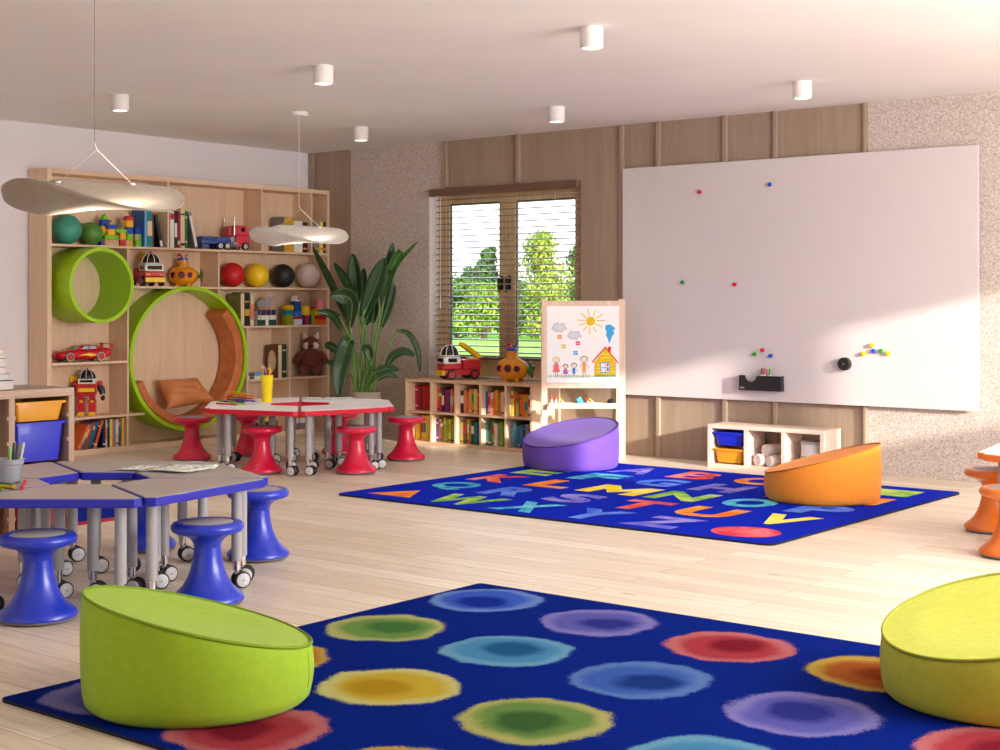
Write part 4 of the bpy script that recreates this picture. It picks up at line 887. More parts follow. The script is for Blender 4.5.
# toy robot
p = lf(88, 417, .15)
t = thing('toy_robot', 'red toy robot with black dome and yellow chest standing under the race car', 'toy robot', (.15, p.y-.01, ZB+.001), R_(48)); t.scale = (.9, .9, .9)
for s_ in (-1, 1):
    m = MB(); m.box(s_*.05-.035, s_*.05+.035, -.04, .04, .02, .15); m.box(s_*.05-.028, s_*.05+.028, -.03, .03, .15, .185); lg = m.build('leg', P_RED, t, bevel=.006)
    m = MB(); m.box(s_*.05-.03, s_*.05+.03, -.07, .03, 0, .035); m.build('foot', P_YEL, lg, bevel=.006)
    m = MB(); m.box(s_*.05-.014, s_*.05+.014, -.045, -.04, .125, .145); m.build('knee_pad', P_YEL, lg, bevel=.003)
    m = MB(); m.tube([(s_*.10, 0, .29), (s_*.135, -.005, .25), (s_*.145, -.01, .20)], [.03, .032, .026], 14); m.ball((s_*.148, -.015, .165), (.022, .026, .026), 0, 14); ar = m.build('arm', P_BLK, t, ang=70)
    m = MB(); m.ball((s_*.115, 0, .30), (.03, .034, .03), 0, 16); m.build('shoulder_pad', P_RED, ar)
m = MB(); m.box(-.085, .085, -.05, .05, .185, .215); m.box(-.1, .1, -.06, .06, .215, .30); m.build('torso', P_RED, t, bevel=.008)
m = MB(); m.box(-.075, .075, -.068, -.058, .225, .262); m.build('chest_plate', P_YEL, t, bevel=.004)
m = MB(); m.box(-.078, .078, -.055, .05, .30, .352); hd = m.build('head', P_WHT, t, bevel=.006)
m = MB(); m.box(-.06, .06, -.058, -.054, .315, .338); m.build('visor', P_GLS, hd, bevel=.002)
m = MB(); m.lathe([(0, .353), (.088, .353), (.09, .36)]+[(.08*math.cos(k*PI/14), .36+.078*math.sin(k*PI/14)) for k in range(7)]+[(0, .438)], 30); dm = m.build('dome', P_GLS, t)
m = MB()
for k in range(4):
    a = k*PI/4; m.tube([(.081*math.cos(q)*math.cos(a), .081*math.cos(q)*math.sin(a), .36+.079*math.sin(q)) for q in [j*PI/16 for j in range(17)]], .003, 6)
m.build('dome_ribs', P_WHT, dm)
m = MB(); m.ball((0, 0, .443), .01, 0, 12); m.build('beacon', P_RED, t)
m = MB(); m.box(-.16, -.09, .02, .06, .30, .37); m.build('ladder_pack', P_YEL, t, bevel=.004)

# toy lorry: low blue rear, tall red cab with two stacks
t = thing('toy_lorry', 'toy lorry with blue rear and red cab on the top shelf behind the small lamp', 'toy truck', (.15, lf(226, 300, .15).y, Z1+.001), R_(80)); t.scale = (1.03, 1.03, 1.03)
BLU = plastic('lorry_blue', (28, 70, 150)); CR = plastic('lorry_red', (206, 44, 62))
m = MB(); m.box(-.29, -.02, -.07, .07, .05, .10); m.box(-.13, .01, -.075, .075, .04, .115); m.box(-.29, -.16, -.08, .08, .09, .118); m.build('rear_bed', BLU, t, bevel=.006)
m = MB(); m.box(-.27, -.2, -.05, .05, .002, .05); m.build('rear_stand', BLU, t, bevel=.004)
m = MB(); m.box(.07, .2, -.075, .075, .03, .135); m.box(.05, .17, -.08, .08, .135, .225); m.box(.0, .06, -.06, .06, .13, .21); m.prism([(.17, .135), (.215, .135), (.19, .2), (.17, .222)], -.075, .075, M=Matrix(((1, 0, 0, 0), (0, 0, 1, 0), (0, 1, 0, 0), (0, 0, 0, 1)))); m.build('cab', CR, t, bevel=.005)
m = MB(); m.box(.11, .15, -.0815, .0815, .17, .205); m.build('cab_window', P_GLS, t, bevel=.001)
m = MB(); m.cyl((.03, -.05, .055), (.075, -.05, .055), .03, n=20); m.cyl((.03, .05, .055), (.075, .05, .055), .03, n=20); m.box(.0, .07, -.045, .045, .03, .12); m.build('fuel_tanks', P_SIL, t)
for y in (-.085, .085):
    m = MB(); m.cyl((.035, y, .135), (.035, y, .30), .007, n=12); m.cyl((.035, y, .135), (.035, y, .2), .011, n=12); m.build('exhaust_stack', P_SIL, t)
for x in (-.105, -.035, .155):
    for y in (-.075, .075):
        m = MB(); wheel(m, (x, y, .036), .036, .03); m.build('wheel', [P_BLK, P_SIL], t)

# plush fox
M_FOX = mat('fox_plush', (112, 46, 30), .95, var=.22, vscale=30, bump=.7, bscale=60, sheen=.3, stretch=(.3, .3, 3)); M_CRM = mat('cream_plush', (226, 204, 184), .95, var=.08, vscale=50, bump=.5, bscale=160, sheen=.3)
t = thing('plush_fox', 'russet plush fox sitting in the right cell of the tall bookcase', 'soft toy', (.15, lf(311, 300, .15).y, Z4+.001), YAW+.1); t.scale = (1.03, 1.03, 1.03)
m = MB(); m.ball((0, 0, .115), (.108, .09, .115), 0, 28); m.ball((0, 0, .2), (.075, .065, .06), 0, 20)
for s_ in (-1, 1): m.ball((s_*.07, -.07, .045), (.05, .065, .043), 0, 18); m.ball((s_*.085, -.1, .055), (.034, .03, .05), 0, 16)
m.ball((0, -.005, .31), (.078, .07, .068), 0, 26)
for s_ in (-1, 1):
    m.tube([(s_*.07, -.01, .225), (s_*.115, -.02, .185), (s_*.14, -.03, .14)], [.03, .032, .034], 12); m.ball((s_*.142, -.03, .135), (.034, .034, .03), 0, 14)
m.ball((0, -.06, .285), (.036, .05, .03), 0, 16)
m.build('body', M_FOX, t, remesh=.007)
for s_ in (-1, 1):
    m = MB(); M = Matrix.Translation((s_*.05, -.005, .355)) @ Matrix.Rotation(s_*R_(14), 4, 'Y'); m.lathe([(0, 0), (.03, 0), (.022, .03), (.008, .06), (0, .064)], 16, 0, M @ Matrix.Diagonal((1, .5, 1, 1))); m.build('ear', M_CRM, t)
    m = MB(); m.ball((s_*.042, -.062, .288), (.036, .02, .034), 0, 18); m.build('cheek', M_CRM, t)
    m = MB(); m.ball((s_*.03, -.073, .327), .006, 0, 12); m.build('eye', P_BLK, t)
m = MB(); m.ball((0, -.108, .287), (.016, .012, .012), 0, 14); m.build('nose', P_BLK, t)
m = MB()
for k in range(6):
    z = .06+k*.026; w = math.sqrt(max(.05, 1-((z-.115)/.12)**2)); m.tube([(.109*w*math.sin(a), -.091*w*math.cos(a), z) for a in [R_(-70+140*j/14) for j in range(15)]], .005, 6)
m.build('belly_ribs', M_FOX, t)

# wooden elephant on the stack of books
t = thing('toy_elephant', 'flat grey wooden elephant on wheels standing on the stacked books', 'toy elephant', (.19, yx(265, .19), ELZ+.001), YAW+.05)
E_GR = paint('elephant_grey', (150, 156, 164)); K = Matrix(((1, 0, 0, 0), (0, 0, 1, 0), (0, 1, 0, 0), (0, 0, 0, 1)))
pl = spline([(-.07, .034, 0), (-.073, .06, 0), (-.055, .082, 0), (-.02, .088, 0), (0, .095, 0), (.008, .118, 0), (.03, .13, 0), (.05, .122, 0), (.062, .108, 0), (.078, .112, 0), (.082, .13, 0), (.092, .128, 0), (.09, .105, 0), (.072, .09, 0), (.055, .085, 0), (.05, .06, 0), (.045, .034, 0)], 4)
m = MB(); m.prism([(p.x, p.y) for p in pl], -.012, .012, M=K); m.tube([(-.07, 0, .065), (-.085, 0, .075), (-.09, 0, .06)], .004, 6); m.build('body', E_GR, t, bevel=.003)
m = MB(); m.prism([(.024+.016*math.cos(k*PI/8), .098+.02*math.sin(k*PI/8)) for k in range(16)], -.02, .02, M=K); m.build('ear', mat('ear_wood', (196, 150, 116), .6, var=.05), t, bevel=.003)
for x in (-.045, -.005, .03):
    m = MB(); wheel(m, (x, 0, .018), .018, .03, 'y', 0, 0); m.build('wheel', mat('ear_wood', (196, 150, 116)), t)
for s_ in (-1, 1):
    m = MB(); m.ball((.05, s_*.0125, .112), .004, 0, 10); m.build('eye', P_BLK, t)
# ---------------------------------------------------------------- low bookcase with rainbow books under the window
t = thing('low_bookcase', 'low oak cubby bookcase of rainbow coloured books below the window', 'bookcase', (0, LSY, 0))
EX = [1.67, 1.972, 2.258, 2.546, 2.83, 3.11]; EW = .026; ye = -.006-LSY
m = MB(); m.box(1.67, 3.136, 0, ye, LZ-.028, LZ); m.build('top_panel', W_ROW, t, bevel=.002)
for k, x in enumerate(EX):
    m = MB(); m.box(x, x+(EW if k in (0, 5) else .02), .001, ye, .028, LZ-.028); m.build('side_panel' if k in (0, 5) else 'divider', W_LIGHT, t, smooth=False)
m = MB(); m.box(1.67, 3.136, 0, ye, 0, .028); m.build('bottom_panel', W_ROW, t, bevel=.002)
m = MB(); m.box(EX[0]+EW, EX[5], .002, ye-.012, .281, .299); m.build('shelf', W_ROW, t, smooth=False)
m = MB(); m.box(EX[0]+EW, EX[5], ye-.012, ye-.003, .028, LZ-.028); m.build('back_panel', W_ROW, t, smooth=False)
TOPC = [['red', 'crimson', 'red', 'red', 'red', 'crimson', 'red'], ['orange', 'red', 'navy', 'red', 'purple', 'salmon', 'red', 'salmon'], ['maroon', 'salmon', 'orange', 'gold', 'salmon', 'lemon', 'red', 'red'],
        ['blue', 'salmon', 'white', 'orange', 'gold', 'orange', 'cream', 'lemon', 'orange'], ['lemon', 'orange', 'olive', 'orange', 'orange', 'gold', 'cream', 'yellow']]
BOTC = [['yellow', 'gold', 'yellow', 'lemon', 'yellow', 'lemon', 'gold', 'orange'], ['purple', 'yellow', 'brown', 'gold', 'lime', 'lemon', 'lime', 'green', 'red'], ['lemon', 'brown', 'gold', 'olive', 'black', 'teal', 'blue', 'darkgreen'],
        ['teal', 'darkgreen', 'lime', 'white', 'grey', 'lime', 'green', 'darkgreen'], ['skyblue', 'green', 'blue', 'blue', 'navy', 'grey', 'darkgreen', 'black']]
CN = [['top left cell', 'second cell of the top row', 'middle cell of the top row', 'fourth cell of the top row', 'top right cell'], ['bottom left cell', 'second cell of the bottom row', 'middle cell of the bottom row', 'fourth cell of the bottom row', 'bottom right cell']]
rb = random.Random(11)
for r, rows in enumerate((TOPC, BOTC)):
    zb = .2996 if r == 0 else .0286
    for c in range(5):
        x0 = EX[c]+(EW if c == 0 else .02)+.001; x1 = EX[c+1]-.001; n = len(rows[c]); w = (x1-x0)/n
        ws = [w*rb.uniform(.8, 1.2) for _ in range(n)]; k = (x1-x0)/sum(ws); x = x0
        for i, col in enumerate(rows[c]):
            wi = ws[i]*k
            book((x, LSY+(.105 if c == 0 else .062)+rb.uniform(-.006, .01), zb), 0, wi-.0012, .19, rb.uniform(.19, .222) if c else rb.uniform(.205, .235), col, '%s book, %s from the left, %s, low bookcase' % (cname(col), ORD[i], CN[r][c]),
                 'rainbow books in the low bookcase', band=rb.choice(BANDS), gilt=rb.choice(['cream', 'white', 'gold', 'salmon', 'teal', 'red'])); x += wi

# ---------------------------------------------------------------- low white shelf unit under the whiteboard
def bin_(par, x0, x1, y0, y1, z0, z1, col, name, label, group, loc=(0, 0, 0), rz=0):
    """plastic drawer bin, rim at z1, front at y0"""
    o = thing('storage_bin', label, 'storage bin', loc, rz, group); p = plastic('bin_'+name, col, .4); tp = .028
    m = MB(); n = 6
    def ringp(ins, z): return [(x, y, z) for x, y in rounded(x0+ins, x1-ins, y0+ins*.8, y1-ins*.5, .02)]
    rows = [ringp(tp, z0), ringp(tp*.35, z1-.012), ringp(tp*.35+.003, z1-.006), ringp(tp+.003, z0+.004)]
    m.grid(rows, wrap=True); k = len(rows[0]); m.add(rows[0], [tuple(range(k))]); m.add(rows[-1], [tuple(range(k))]); m.build('tub', p, o, ang=50)
    m = MB(); rows = [ringp(tp*.35, z1-.014), ringp(-.006, z1-.014), ringp(-.006, z1-.004), ringp(-.003, z1), ringp(tp*.35+.002, z1), ringp(tp*.35, z1-.014)]
    m.grid(rows, wrap=True); bmesh.ops.remove_doubles(m.bm, verts=m.bm.verts, dist=1e-6); m.build('rim', p, o, ang=50)
    return o
SXA, SXB, SY0, SY1, SZ = 4.81, 5.80, -.341, -.055, .335
t = thing('low_shelf_unit', 'low pale wood shelf unit with three bays under the whiteboard', 'shelf unit', (0, 0, 0))
cw = (SXB-SXA-.03*4)/3; xs = [SXA+k*(cw+.03) for k in range(4)]
m = MB(); m.box(SXA, SXB, SY0, SY1, SZ-.03, SZ); m.build('top_panel', W_PALE, t, bevel=.002)
m = MB(); m.box(SXA, SXB, SY0, SY1, 0, .03); m.build('bottom_panel', W_PALE, t, bevel=.002)
for k, x in enumerate(xs):
    m = MB(); m.box(x, x+.03, SY0+.001, SY1, .0302, SZ-.0302); pn = m.build('side_panel' if k in (0, 3) else 'divider', W_PALE, t, smooth=False)
    m = MB()
    for s_, ok in ((-1, k > 0), (1, k < 3)):
        if ok:
            for z in (.115, .215): m.box(x-.008 if s_ < 0 else x+.03, x if s_ < 0 else x+.038, SY0+.01, SY1-.01, z, z+.012)
    m.build('bin_runner', W_PALE, pn, smooth=False)
g = 'bins in the low shelf unit'
bin_(None, xs[0]+.039, xs[1]-.009, SY0+.012, SY1-.01, .175, .278, (18, 34, 190), 'blue', 'blue bin in the low shelf under the whiteboard, above the yellow one', g)
bin_(None, xs[0]+.039, xs[1]-.009, SY0+.012, SY1-.01, .040, .150, (216, 148, 20), 'amber', 'yellow bin in the low shelf under the whiteboard, below the blue one', g)
M_TOWEL = mat('white_towelling', (224, 212, 206), .95, var=.06, vscale=60, bump=.6, bscale=200, sheen=.3)
bx = xs[1]+.03+cw/2
def roll(label, loc, az, r, ln):
    m = MB(); d = Vector((math.cos(az), math.sin(az), 0)); p0 = -d*ln/2; p1 = d*ln/2
    M = Matrix.Translation(p0) @ d.to_track_quat('Z', 'Y').to_matrix().to_4x4(); m.lathe([(0, .004), (r*.2, .006), (r*.3, 0), (r*.5, .006), (r*.6, 0), (r*.8, .006), (r*.93, .001), (r, .012), (r, ln-.012), (r*.93, ln), (0, ln-.004)], 28, 0, M)
    tag(m.build('rolled_towel', M_TOWEL, loc=loc), label, 'towel', 'rolled towels in the low shelf unit')
roll('rolled white towel lying left in the middle bay of the low shelf', (bx-.055, -.22, .031+.046), R_(72), .046, .17)
roll('rolled white towel lying right in the middle bay of the low shelf', (bx+.05, -.22, .031+.044), R_(66), .044, .17)
roll('rolled white towel on top of the two others in the low shelf', (bx+.0, -.19, .031+.122), R_(66), .044, .17)
def tub(label, x, y, z, r, h):
    o = thing('round_box', label, 'box', (x, y, z), 0, 'round boxes in the low shelf unit')
    m = MB(); m.lathe([(0, 0), (r, 0), (r, h*.8), (0, h*.8)], 36); m.build('base', mat('white_card', (222, 220, 224), .6, var=.02), o); m = MB(); m.lathe([(0, h*.801), (r*1.03, h*.801), (r*1.03, h), (0, h)], 36); m.build('lid', mat('grey_card', (170, 166, 170), .6, var=.02), o)
cx = xs[2]+.03+cw/2+.03
tub('round white box with grey lid, lower of two in the low shelf', cx, -.20, .0306, .10, .10); tub('round white box with grey lid stacked on another in the low shelf', cx, -.20, .1312, .097, .11)

# ---------------------------------------------------------------- drawer unit at the left photo edge
CX0, CX1, CYR, CZ = 3.31, 3.75, -5.42, .82; NW = .337
t = thing('storage_unit', 'weathered oak storage unit with coloured bins at the left photo edge', 'storage unit', (0, 0, 0))
CYL = CYR-.036-3*(NW+.036)
m = MB(); m.box(CX0, CX1, CYL, CYR, CZ-.045, CZ); m.build('top_panel', W_CAB, t, bevel=.002)
m = MB(); m.box(CX0, CX1, CYL, CYR, 0, .04); m.build('bottom_panel', W_CAB, t, bevel=.002)
m = MB(); m.box(CX0, CX0+.008, CYL+.036, CYR-.036, .04, CZ-.045); m.build('back_panel', W_CABZ, t, smooth=False)
for k in range(4):
    y = CYR-.036-k*(NW+.036); m = MB(); m.box(CX0, CX1-.001, y, y+.036, .0402, CZ-.0452); pn = m.build('side_panel' if k in (0, 3) else 'divider', W_CABZ, t, smooth=False)
    m = MB()
    for s_, ok in ((1, k > 0), (-1, k < 3)):
        if ok:
            for j in range(5):
                z = .12+j*.135; a, b_ = (y+.036, y+.045) if s_ > 0 else (y-.009, y); m.box(CX0+.01, CX1-.004, a, b_, z, z+.02)
    m.build('bin_runner', W_CABZ, pn, smooth=False)
g = 'bins in the weathered oak storage unit'
def cbin(k, z0, z1, col, nm, lab):      # front faces +x : local -y -> +x with a quarter turn
    y1 = CYR-.036-k*(NW+.036); y0 = y1-NW
    bin_(None, .010, NW-.007, 0, .40, z0, z1, col, nm, lab, g, (CX1-.012, y0, 0), PI/2)
cbin(0, .645, .752, (186, 124, 24), 'amber', 'amber shallow bin at the top of the weathered storage unit')
cbin(0, .425, .640, (16, 24, 136), 'blue', 'deep blue bin in the weathered storage unit below the amber one')
cbin(0, .065, .385, (186, 20, 36), 'red', 'deep red bin low in the storage unit, below the blue one')
cbin(1, .065, .385, (186, 20, 36), 'red', 'deep red bin low in the storage unit, left of the other red one')
g = 'books stacked on the storage unit'; z = CZ+.0006
for (c, l, tt, yr, pg) in (('darkgreen', 'thick grey edged book at the bottom of the stack on the storage unit', .052, -5.764, 1), ('blue', 'blue covered book second from the bottom on the storage unit', .036, -5.794, 1), ('white', 'pale book in the middle of the stack on the storage unit', .033, -5.815, 1), ('maroon', 'dark red book second from the top on the storage unit', .050, -5.812, 1), ('white', 'thin white bound book below the top one on the storage unit', .014, -5.818, 0), ('salmon', 'pale pinkish book on the very top of the stack on the storage unit', .032, -5.824, 1)):
    lying((CX1-.05-.24, yr-.15, z), -PI/2, .30, .24, tt, c, l, g); z += tt+.0008

# ---------------------------------------------------------------- children's easel
e = fl(622, 460); DE = (e-CAM).dot(FWD); eo = at(583, 460, DE)
t = thing('easel', 'beech childrens easel with a drawing, standing before the window', 'easel', (eo.x, eo.y, 0), YAW)
# local x along the board, local y away from the camera, height z
def Lx(px): return (px-583)/FL*DE
def Lz(py): return EYE-(py-HY)*DE/FL
xl0, xl1, xr0, xr1 = Lx(541.5), Lx(547.3), Lx(618.6), Lx(625.3)
for a, b_ in ((xl0, xl1), (xr0, xr1)):
    m = MB(); m.box(a, b_, 0, .03, 0, Lz(299)); m.build('leg', W_EASEL, t, bevel=.003)
    m = MB(); dy = .34; m.add([(a, .032, Lz(303)), (b_, .032, Lz(303)), (b_, .062, Lz(303)), (a, .062, Lz(303)), (a, .032+dy, 0), (b_, .032+dy, 0), (b_, .062+dy, 0), (a, .062+dy, 0)], [(0, 1, 2, 3), (7, 6, 5, 4), (0, 4, 5, 1), (1, 5, 6, 2), (2, 6, 7, 3), (3, 7, 4, 0)])
    m.build('rear_leg', W_EASEL, t, bevel=.003)
m = MB(); m.box(xl1, xr0, .002, .028, Lz(306.2), Lz(300.8)); m.build('top_rail', W_EASEL, t, bevel=.002)
m = MB(); m.box(xl1, xr0, .002, .028, Lz(388.2), Lz(383)); m.build('bottom_rail', W_EASEL, t, bevel=.002)
m = MB(); m.box(xl1, xr0, .014, .022, Lz(383.2), Lz(306)); m.build('drawing_board', M_WHITE, t, smooth=False)
# tray
tx0, tx1 = Lx(548.5), Lx(616.5); tz0, tz1 = Lz(408), Lz(402.8); tzi = tz0+.012
m = MB(); m.box(tx0, tx1, -.075, -.063, tz0, tz1); m.box(tx0, tx1, .02, .032, tz0, tz1); m.box(tx0, tx1, -.063, .02, tz0, tzi); m.box(tx0, tx0+.01, -.063, .02, tzi, tz1); m.box(tx1-.01, tx1, -.063, .02, tzi, tz1); m.build('tray', W_EASEL, t, bevel=.002)
m = MB()
for a, b_ in ((xl1-.001, tx0), (tx1, xr0+.001)): m.cyl((a, .0, (tz0+tz1)/2+.006), (b_, .0, (tz0+tz1)/2+.006), .004, n=8); m.cyl((a, .0, (tz0+tz1)/2-.01), (b_, .0, (tz0+tz1)/2-.01), .004, n=8)
m.build('tray_pin', P_SIL, t)
# the drawing, a sheet of paper pinned to the board
dr = [M_PAPER]; DI = {}
def ink(n, c):
    if n not in DI: DI[n] = len(dr); dr.append(mat('crayon_'+n, c, .85, var=.12, vscale=90))
    return DI[n]
m = MB(); ZX, ZY = 7.14, 7.143                    # zoom used to survey the drawing
def D2(p): return Lx(535+p[0]/ZX), Lz(295+p[1]/ZY)
lay = [0]
def stroke(pts, w, n, c, closed=False):
    mi = ink(n, c); lay[0] += 1; y = -.0004-.000012*lay[0]; P = [Vector(D2(p)) for p in pts]; w = w/ZX/FL*DE
    if closed: P.append(P[0])
    for a, b_ in zip(P, P[1:]):
        d = (b_-a)
        if d.length < 1e-6: continue
        d.normalize(); q = Vector((-d.y, d.x))*w/2; a2 = a-d*w*.25; b2 = b_+d*w*.25
        m.add([(v.x, y, v.y) for v in (a2-q, b2-q, b2+q, a2+q)], [(0, 1, 2, 3)], mi)
def fill(pts, n, c):
    mi = ink(n, c); lay[0] += 1; y = -.0004-.000012*lay[0]; P = [D2(p) for p in pts]; m.add([(x, y, z) for x, z in P], [tuple(range(len(P)))], mi)
def circ(cx, cy, rx, ry=None, n=24): ry = ry or rx; return [(cx+rx*math.cos(2*PI*k/n), cy+ry*math.sin(2*PI*k/n)) for k in range(n)]
px0, pz0 = D2((86, 625)); px1, pz1 = D2((602, 78)); m.box(px0, px1, -.0003, .0135, pz0, pz1, 0)
YC, RC_, BC, OC, GC, KC, PC, GY = (232, 190, 8), (214, 30, 40), (40, 150, 214), (238, 140, 30), (70, 160, 60), (60, 54, 54), (196, 90, 180), (214, 216, 222)
fill(circ(397, 187, 32, 32), 'sun', YC)
for a, b_ in (((378, 100), (386, 148)), ((434, 102), (417, 150)), ((328, 130), (366, 162)), ((484, 137), (437, 165)), ((305, 179), (355, 181)), ((498, 182), (440, 184)), ((315, 217), (360, 202)), ((482, 228), (432, 208)), ((345, 256), (372, 222)), ((438, 262), (416, 230)), ((389, 276), (391, 228))): stroke([a, b_], 7, 'sun', YC)
def cloud(cx, cy, s): 
    p = [(cx+s*(1+.16*math.sin(5*q))*1.0*math.cos(q), cy+s*.62*(1+.18*math.sin(6*q+1))*math.sin(q)) for q in [2*PI*k/40 for k in range(40)]]
    fill(p, 'cloud', GY); stroke(p, 2.5, 'pencil', KC, True)
cloud(172, 233, 48); cloud(280, 288, 44)
fill([(505, 215), (535, 210), (560, 225), (575, 238), (558, 255), (568, 272), (550, 295), (540, 325), (530, 350), (522, 320), (506, 285), (512, 262), (500, 240)], 'smoke', (60, 166, 220))
for x, y, n, c in ((176, 299, 'orange', OC), (204, 367, 'sun', YC), (306, 344, 'red', (226, 44, 90)), (289, 414, 'blue', BC)):
    for a in (40, 130, 220, 310): fill(circ(x+11*math.cos(R_(a)), y+11*math.sin(R_(a)), 9, 7, 10), n+'_wing', c)
fill([(430, 572), (430, 470), (502, 380), (572, 470), (572, 572)], 'sun', (248, 214, 30))
for y in (425, 450, 500, 525, 550): stroke([(440 if y > 460 else 470, y), (565 if y > 460 else 535, y-3)], 4, 'straw', (250, 234, 130))
stroke([(428, 475), (427, 575)], 6, 'orange', OC); stroke([(573, 475), (573, 575)], 6, 'orange', OC)
fill([(516, 372), (542, 368), (540, 410), (524, 398)], 'red', RC_); stroke([(408, 480), (502, 374), (592, 484)], 9, 'red', RC_)
fill([(466, 486), (534, 482), (532, 550), (472, 555)], 'paper_white', (240, 240, 240)); stroke([(466, 486), (534, 482), (532, 550), (472, 555)], 6, 'blue', BC, True); stroke([(500, 484), (502, 553)], 4, 'blue', BC); stroke([(469, 520), (533, 517)], 4, 'blue', BC)
fill(circ(519, 497, 9, 9, 12), 'red', RC_); stroke([(519, 505), (519, 530)], 5, 'green', GC); fill([(511, 524), (528, 524), (525, 542), (514, 542)], 'brown_crayon', (120, 80, 50))
def kid_(x, top, bot, hr, body, bn, dress, hair=None):
    fill(circ(x, top+hr, hr, hr*.85), 'skin', (250, 226, 206)); stroke(circ(x, top+hr, hr, hr*.85), 2.5, 'pencil', KC, True)
    if hair: stroke([(x+hr*1.0*math.cos(q), top+hr-hr*.9*math.sin(q)) for q in [PI*k/10 for k in range(11)]], 6, *hair)
    for s_ in (-1, 1): fill(circ(x+s_*hr*.35, top+hr*.9, 2.5, 2.5, 8), 'pencil', KC)
    stroke([(x-hr*.4, top+hr*1.35), (x, top+hr*1.5), (x+hr*.4, top+hr*1.35)], 2, 'pencil', KC)
    y1 = top+hr*1.9; y2 = bot-(bot-y1)*.3; w = hr*.9
    fill([(x-w*.5, y1), (x+w*.5, y1), (x+w*(1.25 if dress else .6), y2), (x-w*(1.25 if dress else .6), y2)], bn, body)
    for s_ in (-1, 1): stroke([(x+s_*w*.4, y1+6), (x+s_*w*1.5, y1+(y2-y1)*.5)], 2.5, 'pencil', KC); stroke([(x+s_*w*.3, y2), (x+s_*w*.35, bot)], 3.5, 'pencil', KC)
kid_(152, 440, 578, 24, (236, 110, 110), 'dress', True, ('sun', YC)); kid_(218, 494, 578, 18, PC, 'violet', True, ('pencil', KC)); kid_(278, 485, 576, 20, (60, 130, 214), 'shirt', False, ('pencil', KC)); kid_(350, 436, 576, 25, (240, 160, 60), 'jacket', False, ('brown_crayon', (120, 80, 50)))
rg = random.Random(5)
for k in range(46):
    x = 95+k*6.4+rg.uniform(-2, 2); stroke([(x, 586+rg.uniform(-4, 4)), (x+rg.uniform(-6, 8), 572+rg.uniform(-4, 6))], 3, 'green', GC)
for k in range(26):
    x = 428+k*5.8; stroke([(x, 584), (x+3, 570+rg.uniform(-4, 4))], 4, 'green', GC)
stroke([(390, 580), (580, 580)], 3, 'green', GC)
o = m.build('drawing', dr, smooth=False); o.matrix_world = Matrix.Translation((eo.x, eo.y, 0)) @ Matrix.Rotation(YAW, 4, 'Z')
tag(o, 'childrens crayon drawing of a family, sun and yellow house on the easel', 'drawing')
# pens, chalk and sponge lying on the tray
def onto(o): o.matrix_world = Matrix.Translation((eo.x, eo.y, 0)) @ Matrix.Rotation(YAW, 4, 'Z') @ o.matrix_world; return o
def marker(px, lean, capc, capn, label):
    x = Lx(px); m = MB(); a = Vector((math.sin(lean), .12, math.cos(lean))).normalized()
    p0 = Vector((x, -.03, tzi+.009)); m.cyl(p0, p0+a*.05, .0068, n=14); m.cyl(p0+a*.05, p0+a*.052, .0068, .0072, 14, 1); m.cyl(p0+a*.052, p0+a*.084, .0074, .006, 14, 1)
    tag(onto(m.build('marker_pen', [P_WHT, plastic('cap_'+capn, capc)])), label, 'marker pen', 'marker pens on the easel tray')
marker(552.3, -.1, (214, 20, 40), 'red', 'red capped marker leftmost on the easel tray'); marker(556.2, -.05, (214, 20, 40), 'red', 'red capped marker second from the left on the easel tray')
marker(566.5, -.75, (244, 200, 10), 'yellow', 'yellow capped marker on the left half of the easel tray'); marker(591.5, -.75, (214, 20, 40), 'red', 'red capped marker on the right half of the easel tray'); marker(596, -.8, (244, 200, 10), 'yellow', 'yellow capped marker on the right half of the easel tray')
m = MB(); m.box(-.022, .022, -.02, .02, 0, .07); o = m.build('sponge', mat('teal_sponge', (70, 168, 190), .9, var=.1, vscale=80), bevel=.005); o.matrix_world = Matrix.Translation((Lx(582), -.02, tzi+.012)) @ Matrix.Rotation(R_(-28), 4, 'Y'); tag(onto(o), 'turquoise sponge leaning in the middle of the easel tray', 'sponge')
m = MB(); M = Matrix.Translation((Lx(611), -.02, tzi+.034)) @ Matrix.Rotation(R_(70), 4, 'Y'); m.lathe([(0, -.03), (.02, -.03), (.031, -.02), (.034, 0), (.031, .02), (.02, .03), (0, .03)], 24, 0, M); tag(onto(m.build('board_eraser', P_BLK)), 'round black eraser at the right end of the easel tray', 'eraser')

